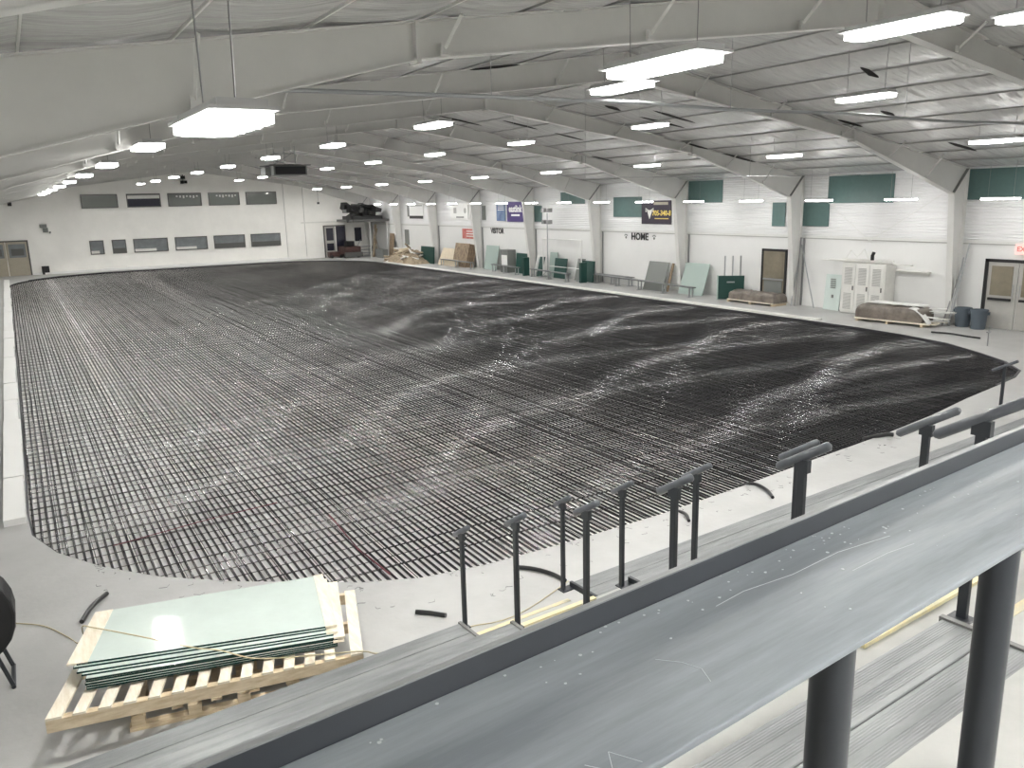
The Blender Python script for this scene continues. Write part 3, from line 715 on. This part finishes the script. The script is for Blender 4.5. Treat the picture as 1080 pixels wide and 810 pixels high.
for j in range(n2 + 1):
    for i in range(n1 + 1):
        u_, v_ = i / n1 * 2 - 1, j / n2 * 2 - 1
        h = 1.15 * max(0, 1 - u_ * u_) * max(0, 1 - v_ * v_) ** .7
        vs.append((v_ * 1.0, u_ * 3.0, h * (.8 + .5 * noise.noise(Vector((u_ * 3, v_ * 3, 2)))) + .0))
q.add(vs, [(j * (n1 + 1) + i, j * (n1 + 1) + i + 1, (j + 1) * (n1 + 1) + i + 1, (j + 1) * (n1 + 1) + i) for j in range(n2) for i in range(n1)])
q.build('rubble_core', 'rubble', sc)
# step ladder / leaning timbers
lt = thing('leaning_timbers', 'bundle of tan timbers leaning on a column in the far corner', 'timber', (27.9, 69.2, 0))
for i in range(5):
    MB().tube([(random.uniform(-.3, .3), random.uniform(-.4, .4), 0), (.25 + random.uniform(-.1, .1), random.uniform(-.15, .15), 2.7 + random.uniform(-.3, .2))], .06, 4).build('timber', 'rubble', lt)
board('dark_board', 28.4, 66.3, 67.2, 2.1, 'woodold', 'dark narrow board leaning left of the grey wall window', .2, .06)
board('grey_crate', 27.9, 66.8, 68.3, .75, 'grey', 'low grey crate right of the leaning timbers', 0, .5, cat='crate')
st = thing('bleacher_steps', 'small silver set of steps in the far corner', 'steps', (27.75, 70.9, 0))
for i in range(4): MB().box(-.7, .9, -.5 + i * .3, -.2 + i * .3, i * .27, .06 + i * .27 + .02).build('step', 'steel', st)
for xx_ in (-.7, .85): MB().box(xx_, xx_ + .05, -.4, .8, 0, .9).build('side_frame', 'steel', st)
# corner platform with equipment
pf = thing('corner_platform', 'grey raised platform on posts in the far right corner', 'platform', (27.1, 69.7, 0))
MB().box(-1.7, 1.7, -2.0, 2.0, 3.15, 3.35).build('deck', 'wframe', pf)
for px in (-.1, 1.5): MB().box(px - .035, px + .035, -1.9, -1.82, 0, 3.15).build('post', 'trimw', pf)
MB().tube([(.1, -1.9, 3.1), (.8, -1.9, .1)], .03, 5).build('brace', 'wire', pf)
eq = thing('stored_equipment', 'heap of black equipment stored on the corner platform', 'equipment', (26.9, 69.2, 3.35))
for i in range(26):
    mx = Matrix.Translation((random.uniform(-1.3, 1.4), random.uniform(-1.1, 1.0), random.uniform(.12, 1.15))) @ Matrix.Rotation(random.uniform(0, 3), 4, 'Z') @ Matrix.Rotation(random.uniform(-.5, .5), 4, 'X')
    s1, s2, s3 = random.uniform(.15, .5), random.uniform(.15, .5), random.uniform(.08, .3)
    MB().box(-s1, s1, -s2, s2, -s3, s3, mx).build('equipment_case', random.choice(['black', 'black', 'wframe', 'grey']), eq)
MB().box(-1.4, 1.4, -1.2, 1.2, 0, .3).build('base_crate', 'black', eq)
# red brown machine in the corner
mc = thing('ice_machine', 'dark red machine parked in the far right corner', 'machine', (26.0, 70.5, 0))
MB().box(-.75, .75, -.9, .9, .35, 1.0).build('body', 'reddark', mc, bevel=.05); MB().box(-.3, .4, -.3, .5, 1.0, 1.45).build('engine', 'black', mc, bevel=.04)
MB().tube([(.5, -.7, 1.0), (.75, -.9, 1.55)], .03, 5).build('handle', 'steel', mc); MB().box(-.8, .8, -1.15, -.9, .1, .5).build('blade', 'wframe', mc)
for sx in (-.6, .6):
    for sy in (-.55, .55):
        q = MB(); q.tube([(sx - .1, sy, .25), (sx + .1, sy, .25)], .25, 12); q.build('wheel', 'black', mc)
mc = thing('floor_machine', 'low dark machine in front of the far dark doors', 'machine', (24.9, 71.0, 0))
MB().box(-.7, .5, -.35, .35, .1, .55).build('body', 'reddark', mc, bevel=.04); MB().tube([(.4, 0, .5), (.9, 0, 1.2)], .03, 5).build('handle', 'black', mc)
for sx in (-.5, .3): 
    q = MB(); q.tube([(sx, -.4, .14), (sx, .4, .14)], .14, 10); q.build('wheel', 'black', mc)

# white three-door cabinet
cbn = thing('storage_cabinet', 'white three-door cabinet with perforated panels against the right wall', 'cabinet', (28.46, 19.9, 0))
MB().box(-.28, .35, -.95, .95, .05, 2.02).build('body', 'offwhite', cbn)
for i in range(3):
    y1 = .93 - i * .62; y0 = y1 - .60
    dr = MB().box(-.31, -.28, y0, y1, .1, 1.98).build('door', 'offwhite', cbn)
    for (za, zb) in ((.2, .85), (1.18, 1.85)):
        q = MB(); nn = 12
        for s_ in range(nn): q.box(-.325, -.31, y0 + .13, y1 - .13, za + (zb - za) * s_ / nn, za + (zb - za) * (s_ + .55) / nn)
        q.build('perforated_panel', 'mesh', dr)
    MB().box(-.34, -.31, y0 + .05, y0 + .09, .95, 1.12).build('handle', 'wframe', dr)
MB().box(-.25, .3, -.9, .9, 0, .05).build('plinth', 'mesh', cbn)
random.seed(5)
for i, (ya, yb_, zt, xx_) in enumerate([(-1.95, 2.15, 2.04, -.1), (-1.2, 1.6, 2.09, -.22), (-1.0, 1.1, 2.13, .02)]):
    o = MB().box(-.05, .08, ya, yb_, 0, .035).build('plank', 'offwhite', loc=(28.46 + xx_, 19.9, zt - .02)); o.rotation_euler = (random.uniform(-.015, .015), 0, .06 * (i - 1))
    tag(o, 'thin white plank lying on the cabinet top, %s from the bottom' % ORD[i], 'plank', 'planks on the cabinet')
q = MB(); q.tube([(0, 0, 0), (0, .0, .18), (0, -.05, .3)], .07, 8)
tag(q.build('black_jug', 'black', loc=(28.4, 19.7, 2.14), smooth=True), 'small black jug standing on the cabinet planks', 'jug')
q = MB(); q.tube([(0, .9, 0), (0, .7, .35), (0, .4, .1), (0, .1, .42), (0, -.1, .02)], .012, 5)
tag(q.build('loose_cable', 'offwhite', loc=(28.3, 19.9, 2.14)), 'loose pale cable looping over the cabinet top', 'cable')
sh = thing('wall_shelf', 'white narrow wall shelf to the right of the cabinet', 'shelf', (28.72, 18.2, 1.75))
MB().box(-.12, .12, -.65, .65, 0, .04).build('board', 'offwhite', sh); MB().box(.05, .12, -.6, .6, -.1, 0).build('rail', 'offwhite', sh)

# tarp covered stacks
def tarp_stack(x, y, rz, L, W_, H, label, seed, open_end):
    t = thing('covered_stack', label, 'tarp stack', (x, y, 0), rz)
    random.seed(seed)
    for i in range(7):
        yy_ = -W_ / 2 + W_ * i / 6
        MB().box(-L / 2 - (.0), L / 2 + (.32 if open_end else .1) + random.uniform(-.1, .15), yy_ - .055, yy_ + .055, .10, .14).build('pallet_board', 'woodpale', t)
    for xx_ in (-L / 2 + .1, 0, L / 2): MB().box(xx_ - .05, xx_ + .05, -W_ / 2, W_ / 2, 0, .10).build('pallet_runner', 'wood', t)
    n1, n2 = 36, 20; q_ = MB(); vs_ = []
    for i in range(n1 + 1):
        u_ = i / n1
        for j in range(n2 + 1):
            a = PI * j / n2      # section arc from one side over the top
            c, s2 = math.cos(a), math.sin(a)
            se = lambda v: math.copysign(abs(v) ** .35, v)
            end = min(1, (1 - abs(2 * u_ - 1)) * 9) ** .5
            nz = noise.noise(Vector((u_ * 9 + seed, c * 2, s2 * 2))) + .5 * noise.noise(Vector((u_ * 25, c * 5, s2 * 5 + seed)))
            vs_.append(((u_ - .5) * L, se(c) * W_ / 2 * (.92 + .08 * end) + .03 * nz, .12 + (H - .12) * (abs(se(s2)) * (.75 + .25 * end)) * (1 + .10 * nz)))
    w = n2 + 1
    q_.add(vs_, [(i * w + j, i * w + j + 1, (i + 1) * w + j + 1, (i + 1) * w + j) for i in range(n1) for j in range(n2)] + [tuple(range(w))[::-1], tuple(n1 * w + k for k in range(w))])
    q_.build('tarpaulin', 'tarp', t, smooth=True)
    return t
t1 = tarp_stack(28.0, 25.0, PI / 2, 2.6, .9, .52, 'brown tarp over a low pallet stack in front of the brown door', 3, False)
t2 = tarp_stack(27.45, 18.0, -PI / 2 + .12, 2.5, .95, .62, 'brown tarp over a pallet stack in front of the white cabinet', 8, True)
o = MB().box(-1.1, .9, -.28, .3, 0, .02).build('white_sheet', 'white', loc=(27.65, 17.9, .68)); o.rotation_euler = (0, 0, -PI / 2 + .12); tag(o, 'flat white sheet lying on the tarp stack by the cabinet', 'sheet')
random.seed(21)
for i in range(6):
    o = MB().box(-.55, .55, -.09, .09, 0, .022).build('offcut', random.choice(['white', 'offwhite', 'grey']), loc=(27.75 + random.uniform(-.25, .3), 16.75 + random.uniform(-.25, .15), .16 + i * .085)); o.rotation_euler = (random.uniform(-.05, .05), 0, -1.3 + random.uniform(-.6, .6))
    tag(o, 'loose white and grey offcut at the open end of the tarp stack, layer %s' % ORD[i], 'offcut', 'offcuts on the tarp stack')
sag = MB(); vs = []
for i in range(9):
    t = i / 8; vs += [(-.16, -t * .75, .62 - .5 * t * t), (.12, -t * .75, .66 - .56 * t * t)]
sag.add(vs, [(2 * i, 2 * i + 1, 2 * i + 3, 2 * i + 2) for i in range(8)])
o = sag.build('white_cloth', 'white', loc=(27.25, 17.2, .02)); sol = o.modifiers.new('s', 'SOLIDIFY'); sol.thickness = .02
tag(o, 'white strip of plastic drooping off the tarp stack', 'cloth')

# bins
def lathe(prof, n=24):
    q_ = MB(); m = len(prof)
    vs_ = [(r_ * math.cos(2 * PI * k / n), r_ * math.sin(2 * PI * k / n), z_) for r_, z_ in prof for k in range(n)]
    q_.add(vs_, [(i * n + k, i * n + (k + 1) % n, (i + 1) * n + (k + 1) % n, (i + 1) * n + k) for i in range(m - 1) for k in range(n)] + [tuple(range(n))[::-1]])
    return q_
for i, (x, y, lb_) in enumerate([(28.42, 15.98, 'blue grey round waste bin beside the leaning poles'), (28.3, 15.35, 'blue grey round waste bin in front of the double door')]):
    b = thing('waste_bin', lb_, 'bin', (x, y, 0), .3 * i, 'blue grey waste bins')
    lathe([(.22, 0), (.225, .02), (.27, .62), (.285, .62), (.285, .67), (.265, .67), (.21, .05), (0.01, .05)]).build('body', 'bin', b, smooth=True)
    q = MB()
    for s_ in (-1, 1): q.box(-.05, .05, s_ * .30 - .03, s_ * .30 + .03, .5, .6)
    q.build('handle', 'bin', b)
# leaning poles beside columns
def poles(x, y, label, spec):
    t = thing('leaning_poles', label, 'poles', (x, y, 0))
    for (a, b_, h, m_) in spec: MB().tube([(a[0], a[1], .0), (b_[0], b_[1], h)], .028, 5).build('pole', m_, t)
poles(28.3, 16.28, 'bundle of grey poles leaning on the wall beside the bins', [((0, .1), (.42, -.12), 2.9, 'steel'), ((-.1, .3), (.4, .1), 1.9, 'wire'), ((.05, -.12), (.4, .35), 2.2, 'trimw'), ((-.1, .05), (.38, .2), 1.6, 'steel'), ((.1, .2), (.35, .0), 2.4, 'steel')])
poles(28.5, 23.25, 'two grey poles leaning on the wall behind the column by the brown door', [((0, .1), (.25, .15), 2.9, 'wire'), ((.0, -.9), (.25, .1), 2.6, 'steel'), ((-.1, .22), (.25, .2), 2.0, 'steel')])
# stake and hose at the right end
q = MB().tube([(0, 0, 0), (0, 0, .62)], .02, 6); q.box(-.1, .1, -.02, .02, .42, .46)
tag(q.build('marker_stake', 'steel', loc=(25.35, 13.4, 0)), 'thin steel stake standing at the rink edge on the right', 'stake')
def hose(name, pts, r_, label, m_='rubber', cat='hose'):
    q_ = MB(); P = [Vector(p) for p in pts]; out = []
    for i in range(len(P) - 1):
        p0, p1, p2, p3 = P[max(i - 1, 0)], P[i], P[i + 1], P[min(i + 2, len(P) - 1)]
        for s_ in range(6):
            t = s_ / 6; out.append(.5 * ((2 * p1) + (-p0 + p2) * t + (2 * p0 - 5 * p1 + 4 * p2 - p3) * t * t + (-p0 + 3 * p1 - 3 * p2 + p3) * t ** 3))
    out.append(P[-1]); q_.tube(out, r_, 8)
    return tag(q_.build(name, m_, smooth=True), label, cat)
hose('hose_piece', [(26.3, 15.8, .04), (26.4, 15.2, .05), (26.35, 14.6, .04), (26.4, 14.2, .03)], .03, 'black length of pipe on the walkway beyond the far right rink corner')
hose('pipe_offcut', [(.12, 10.15, .03), (.26, 10.5, .035), (.45, 10.78, .03)], .028, 'black pipe offcut on the floor above the glass stack')
hose('pipe_offcut', [(3.52, 8.14, .03), (3.65, 8.02, .03), (3.78, 7.86, .03)], .028, 'short black pipe offcut on the floor left of the handrails')
hose('pipe_offcut', [(5.13, 8.5, .03), (5.3, 8.3, .035), (5.42, 8.05, .03), (5.45, 7.8, .03)], .028, 'curved black pipe offcut on the floor behind the handrails')
hose('pipe_offcut', [(9.95, 9.1, -.03), (10.1, 8.92, .03), (10.05, 8.6, .03), (9.86, 8.3, .03)], .028, 'curved black pipe end hanging over the rink edge')
hose('pipe_offcut', [(8.3, 8.95, -.03), (8.25, 8.6, .03), (8.1, 8.35, .03)], .026, 'black pipe end over the rink edge behind the tallest handrail')
hose('pipe_offcut', [(13.9, 9.55, -.02), (14.3, 9.35, .05), (14.42, 9.25, .05)], .045, 'black pipe plug at the rink edge below the far rail')
# small wire ties scattered on the near apron
q = MB(); random.seed(33)
for i in range(110):
    if i % 2: x = random.uniform(.2, 5.0); y0 = span_y(x)[0]; y = y0 - random.uniform(.05, .9)
    else: x = random.uniform(5.0, 14.5); y0 = span_y(x)[0]; y = y0 - random.uniform(.05, .6)
    a = random.uniform(0, 2 * PI); L = random.uniform(.03, .10)
    q.tube([(x, y, .006), (x + L * math.cos(a), y + L * math.sin(a), .008), (x + L * 1.4 * math.cos(a + .6), y + L * 1.4 * math.sin(a + .6), .006)], .0022, 3)
o = q.build('tie_wire_scraps', 'rubber'); tag(o, 'scraps of dark tie wire scattered on the near walkway', 'wire scraps', kind='stuff')

# ------------------------------------------------------------------ bleachers (turned slightly from the hall axis)
TH = .0622; ROT = Matrix.Rotation(TH, 4, 'Z')
def BW(a, b, z=0.0): v = ROT @ Vector((a, b, z)); return (v.x, v.y, v.z)
B0, RUN, RISE, DEP = 6.79, .985, .445, .48
A1, A2 = 3.98, 5.48
bl = thing('trim_20', 'pale concrete stepped tiers of the spectator bleachers', None, (0, 0, 0), TH, kind='structure')
for k in range(1, 6):
    y1 = B0 - (k - 1) * RUN - DEP; y0 = y1 - RUN
    MB().box(-2.2, 22, y0 - .02, y1, RISE * (k - 1) if k > 1 else 0, RISE * k - .02).build('tier', 'deck', bl)
MB().box(-2.2, 22, -5.0, B0 - 5 * RUN - DEP, 1.8, RISE * 6).build('upper_platform', 'deck', bl)
# aisle steps
stp = thing('aisle_steps', 'pale aisle steps with worn yellow edges between the bench sections', 'steps', BW((A1 + A2) / 2, B0, 0), TH)
for k in range(0, 6):
    y1 = B0 + .35 - k * RUN - .35
    ya = B0 - k * RUN - DEP
    MB().box(-(A2 - A1) / 2 + .06, (A2 - A1) / 2 - .06, ya - B0 + .0, ya - B0 + .46, RISE * k, RISE * k + .22).build('half_step', 'deck', stp)
    MB().box(-(A2 - A1) / 2 + .06, (A2 - A1) / 2 - .06, ya - B0 + .405, ya - B0 + .463, RISE * k + .18, RISE * k + .224).build('yellow_edge', 'yellow', stp)
    MB().box(-(A2 - A1) / 2 + .06, (A2 - A1) / 2 - .06, ya - B0 - .055, ya - B0 + .004, RISE * (k + 1) - .03, RISE * (k + 1) + .004).build('yellow_edge', 'yellow', stp)

def seat_plank(a0, a1, k, label, right_cap=False, left_cap=False):
    z = .4 + RISE * k; b1 = B0 - k * RUN
    L = a1 - a0
    r = thing('bleacher_bench', label, 'bench', BW(a0, b1 - DEP / 2, RISE * k if k else 0), TH, 'grey bleacher benches')
    zz = z - RISE * k
    for s_ in (0, 1):       # two ribbed planks side by side
        y0 = -DEP / 2 + s_ * DEP / 2 + .004; y1 = y0 + DEP / 2 - .008
        prof = [(y0, zz - .05), (y0, zz - .004), (y0 + .004, zz)]
        yy_ = y0 + .03
        for c in (0, 1):
            for i in range(6):
                prof += [(yy_, zz), (yy_ + .003, zz - .0012), (yy_ + .006, zz - .0012), (yy_ + .009, zz)]; yy_ += .0125
            yy_ = y0 + .14
        prof += [(y1 - .004, zz), (y1, zz - .004), (y1, zz - .05)]
        MB().prism(prof, 'x', 0, L).build('plank', 'alum', r)
    if right_cap: MB().box(L, L + .035, -DEP / 2 - .01, DEP / 2 + .01, zz - .055, zz + .012).build('end_cap', 'endcap', r)
    if left_cap: MB().box(-.035, 0, -DEP / 2 - .01, DEP / 2 + .01, zz - .055, zz + .012).build('end_cap', 'post', r)
    MB().tube([(0, -DEP / 2 - .012, zz - .035), (L, -DEP / 2 - .012, zz - .035)], .024, 8).build('edge_tube', 'post', r)
    n_ = max(2, int(L / 1.8)); 
    for i in range(n_):
        x = .15 + (L - .3) * i / (n_ - 1)
        MB().box(x - .03, x + .03, -DEP / 2 + .06, -DEP / 2 + .12, 0 if k == 0 else .0, zz - .05).build('bracket', 'post', r)
for k in range(0, 6):
    seat_plank(-1.9, A1 - .03 - (.0 if k < 2 else .0), k, 'grey ribbed bench left of the aisle, %s row up from the rink' % ORD[k], right_cap=True)
    seat_plank(A2 + .03, 17.2, k, 'grey ribbed bench right of the aisle, %s row up from the rink' % ORD[k], left_cap=True)

# T-topped handrail posts: (u-fitted) a, row, rise of the top above the seat, tube length
def handrail(a, k, h, tl, label, scale=1.0):
    b = B0 - .016 - k * RUN; z = .4 + RISE * k
    r = thing('handrail_post', label, 'handrail', BW(a, b, z), TH, 'T-topped handrail posts')
    w = .026 * scale
    base = -(.4) + (.0)
    MB().box(-.019, .019, -w, w, -.05, h - .02).build('post', 'post', r, bevel=.006)
    MB().box(-.09 if a < 4.5 else -.04, .04 if a < 4.5 else .18, -w - .03, w + .03, -.056, -.045).build('base_plate', 'post', r)
    MB().box(-.02, .02, -w - .02, w + .02, h - .08, h).build('saddle', 'post', r)
    c, s_ = math.cos(.56), math.sin(.56)
    pts = [(0, tl / 2 * c * t, h + .015 - tl / 2 * s_ * t) for t in (-1, -.93, 0, .93, 1)]
    MB().tube(pts, .033, 12, rad=[.016, .029, .029, .029, .016]).build('grip_tube', 'tube', r, smooth=True)
    return r
HR = [(4.02, 0, 1.02, .34, 'left-most handrail post at the lowest bench end'), (4.02, 1, 1.02, .38, 'handrail post second from the left'),
      (4.05, 2, .99, .36, 'handrail post fourth from the left, in front of a thinner one'), (4.04, 3, 1.03, .38, 'thick handrail post at middle whose base is hidden by the shelf'),
      (4.10, 4, 1.03, .42, 'thick handrail post with long grip right of the middle'), (4.14, 5, 1.03, .55, 'largest handrail post at the right edge above the shelf'),
      (5.36, 0, 1.03, .34, 'thin handrail post nearest the rink beyond the aisle'), (5.36, 1, 1.03, .36, 'thin handrail post with black bench corner at its foot'),
      (5.36, 2, 1.02, .40, 'thin handrail post beside the middle thick one'), (5.46, 3, 1.00, .42, 'handrail post mostly hidden behind the long-grip one'), (5.52, 4, .99, .50, 'handrail post near the right with the long sloping grip')]
for h in HR: handrail(*h)
r = thing('handrail_post', 'far small handrail post at the right edge of the rink', 'handrail', (18.25, 9.22, 0), TH, 'T-topped handrail posts')
MB().box(-.022, .022, -.03, .03, 0, .96).build('post', 'post', r); MB().tube([(0, -.25, 1.1), (0, .25, .82)], .033, 10).build('grip_tube', 'tube', r, smooth=True)

# counter shelf in the foreground
CZ = 4.10
ct = thing('counter_shelf', 'long dark grey metal counter shelf on posts in the foreground', 'shelf', BW(0, .748, RISE * 6), TH + .024)
z0 = CZ - RISE * 6
MB().box(-1.6, 7.5, -.143, .144, z0 - .012, z0).build('shelf_top', 'alumtop', ct, bevel=.003)
MB().box(-1.6, 7.5, .144, .150, z0 - .012, z0 + .040).build('raised_lip', 'post', ct)
MB().box(-1.6, 7.5, .144, .156, z0 + .040, z0 + .043).build('lip_edge', 'alum', ct)
for x in (-.6, 1.07, 1.655, 3.2, 4.8, 6.4):
    MB().tube([(x, -.108, 0), (x, -.108, z0 - .012)], .034, 20).build('leg', 'post', ct, smooth=True)
random.seed(9)
q = MB()
for i in range(90):
    x = random.gauss(1.25, .6); y = random.choice([random.uniform(.05, .135), random.uniform(.105, .14), random.uniform(.11, .14), random.uniform(-.08, .1)])
    r_ = random.uniform(.001, .0034)
    q.prism([(x + r_ * math.cos(a * PI / 3) * random.uniform(.7, 1.3), y + r_ * math.sin(a * PI / 3) * random.uniform(.6, 1.2)) for a in range(6)], 'z', z0 + .0001, z0 + .0006)
def scratch(pts, w=.0005):
    for (xa, ya), (xb, yb_) in zip(pts[:-1], pts[1:]):
        d_ = Vector((xb - xa, yb_ - ya)).normalized(); n_ = Vector((-d_.y, d_.x)) * w
        q.prism([(xa - n_.x, ya - n_.y), (xb - n_.x, yb_ - n_.y), (xb + n_.x, yb_ + n_.y), (xa + n_.x, ya + n_.y)], 'z', z0 + .0001, z0 + .0005)
scratch([(.80, .02), (.825, -.01), (.835, -.04), (.82, -.07)]); scratch([(1.0, .07), (1.08, .075), (1.2, .06), (1.35, .062), (1.5, .04)], .0005)
scratch([(1.3, 0.0), (1.42, .0), (1.5, -.01)], .0004); scratch([(.56, -.09), (.58, -.12), (.60, -.09), (.62, -.13)], .0004)
tag(q.build('paint_scuffs', 'scuff', ct), kind='stuff')

# ------------------------------------------------------------------ pallet with glass sheets
def lerp(a, b, t): return a + (b - a) * t
class Quad:      # bilinear patch: NL, NR, FR, FL
    def __init__(s, c): s.c = [Vector(v) for v in c]
    def at(s, u_, v_, dz=0):
        return lerp(lerp(s.c[0], s.c[1], u_), lerp(s.c[3], s.c[2], u_), v_) + Vector((0, 0, dz))
    def slab(s, q_, u0, u1, v0, v1, z0_, z1_):
        cs = [(u0, v0), (u1, v0), (u1, v1), (u0, v1)]
        q_.hexa([s.at(u_, v_, z0_) for u_, v_ in cs], [s.at(u_, v_, z1_) for u_, v_ in cs]); return q_
pc = Vector((1.2, 8.0, 0))
PQ = Quad([Vector(v) - pc for v in [(-.30, 7.42, .50), (2.487, 7.134, .35), (2.905, 8.475, .35), (.265, 8.918, .56)]])
pal = thing('wooden_pallet', 'long pale wooden pallet tilted under the glass sheets', 'pallet', pc)
for v0, v1, nm in ((0, .045, 'r'), (.48, .52, 'r'), (.955, 1.0, 'r')): PQ.slab(MB(), 0, 1, v0, v1, -.14, -.022).build('runner', 'wood', pal)
random.seed(2); n = 15
us = [0.0] + [.075 + .0715 * i for i in range(12)]
for i, u0 in enumerate(us + [.965]):
    w = .037 if 0 < i < 13 else .045
    if i == len(us): u0 = .955
    PQ.slab(MB(), u0, min(1, u0 + w), 0, 1, -.022, .0).build('slat', 'woodpale', pal)
sp_ = thing('wooden_pallet', 'small rough pallet beneath the long pallet', 'pallet', (1.2, 7.95, 0), -.19)
for yy_ in (-.45, 0, .45):
    MB().box(-.78, .78, yy_ - .045, yy_ + .045, .022, .05).build('stringer', 'wood', sp_)
    for xx_ in (-.7, -.2, .25, .72): MB().box(xx_ - .06, xx_ + .06, yy_ - .045, yy_ + .045, .05, .14).build('block', 'wood', sp_)
for yy_ in (-.45, 0, .45): MB().box(-.78, .78, yy_ - .05, yy_ + .05, .0, .022).build('bottom_board', 'wood', sp_)
for xx_ in (-.7, -.35, 0, .35, .7): MB().box(xx_ - .05, xx_ + .05, -.5, .5, .14, .162).build('top_board', 'wood', sp_)
q = MB(); q.box(-.1, .1, -.05, .05, 0, .44); tag(q.build('support_block', 'wood', loc=(.35, 8.6, 0)), 'timber block propping the left end of the long pallet', 'block')
TOPQ = [Vector(v) for v in [(-.022, 7.829, .72), (2.244, 7.479, .55), (2.505, 8.673, .55), (.293, 8.75, .74)]]
BOTQ = [Vector(v) for v in [(.05, 7.66, .545), (2.30, 7.34, .40), (2.66, 8.55, .39), (.36, 8.85, .59)]]
NG = 9; random.seed(4)
for i in range(NG):
    t = i / (NG - 1)
    jx, jy = random.uniform(-.03, .03), random.uniform(-.02, .02)
    steps = [.0, .02, .05, .07, .1, .42, .6, .92, 1.0][i]
    cc = [BOTQ[k].lerp(TOPQ[k], steps) + Vector((jx * (.3 if i < 5 else 1), jy * .3, 0)) for k in range(4)]
    for k in range(4): cc[k].z = lerp(BOTQ[k].z, TOPQ[k].z, t)
    cen = sum(cc, Vector()) / 4
    g = thing('glass_sheet', 'pale green glass sheet in the stack on the pallet, %s from the bottom' % ORD[i] if i < NG - 1 else 'topmost pale green glass sheet of the stack, reflecting the lights', 'glass sheet', cen, 0, 'stacked glass sheets')
    Q = Quad([c - cen for c in cc])
    Q.slab(MB(), 0.002, .998, .002, .998, -.001, .0).build('face', 'glass', g)
    Q.slab(MB(), 0, 1, 0, 1, -.0185, -.001).build('edge', 'glassedge', g)
    if i in (2, 4, 6, 8):
        Q.slab(MB(), .985, 1.035, -.01, 1.01, -.012, .008).build('edge_batten', 'woodpale', g)
    if i == 8:
        Q.slab(MB(), -.035, .04, 0.0, 1.0, -.012, .004).build('edge_batten', 'woodpale', g)
# cord from the left, over the stack and away to the aisle
hose('extension_cord', [(-.614, 10.653, .01), (-.28, 10.35, .01), (-.057, 9.92, .01), (.045, 9.63, .03), (.10, 9.0, .40), (.10, 8.45, .775), (.20, 8.385, .76), (.578, 8.0, .725), (.975, 7.60, .675), (1.197, 7.5, .62), (1.463, 7.46, .47), (1.76, 7.376, .415), (2.11, 7.274, .385), (2.475, 7.125, .37), (2.72, 7.35, .15), (3.107, 7.462, .01), (3.579, 7.477, .01), (3.9, 7.51, .01), (4.284, 7.407, .02), (4.74, 7.5, .01), (5.5, 7.8, .01)], .007, 'thin tan cord running over the glass stack to the aisle', 'cord', 'cord')

# black machine at the left edge of the frame
bc = thing('cable_reel', 'black rounded machine on angled legs cut off by the left edge', 'machine', (-.82, 9.3, 0), 0)
q = MB(); n = 20
prof = [(.36 * math.cos(2 * PI * i / n), .78 + .46 * math.sin(2 * PI * i / n)) for i in range(n)]
q.prism(prof, 'y', -.2, .2); q.build('drum', 'black', bc, bevel=.03)
for s_ in (-1, 1):
    for sy in (-.22, .22): MB().tube([(s_ * .1, sy, .55), (s_ * .24, sy, .02)], .022, 6).build('leg', 'post', bc)
    MB().tube([(s_ * .24, -.25, .02), (s_ * .24, .25, .02)], .022, 6).build('foot_bar', 'post', bc)
tag(MB().box(-.12, .1, -.3, .3, 0, .14).build('tool_bag', 'black', loc=(-1.02, 18.3, 0), bevel=.03), 'small dark bag on the floor at the left edge beside the curb', 'bag')
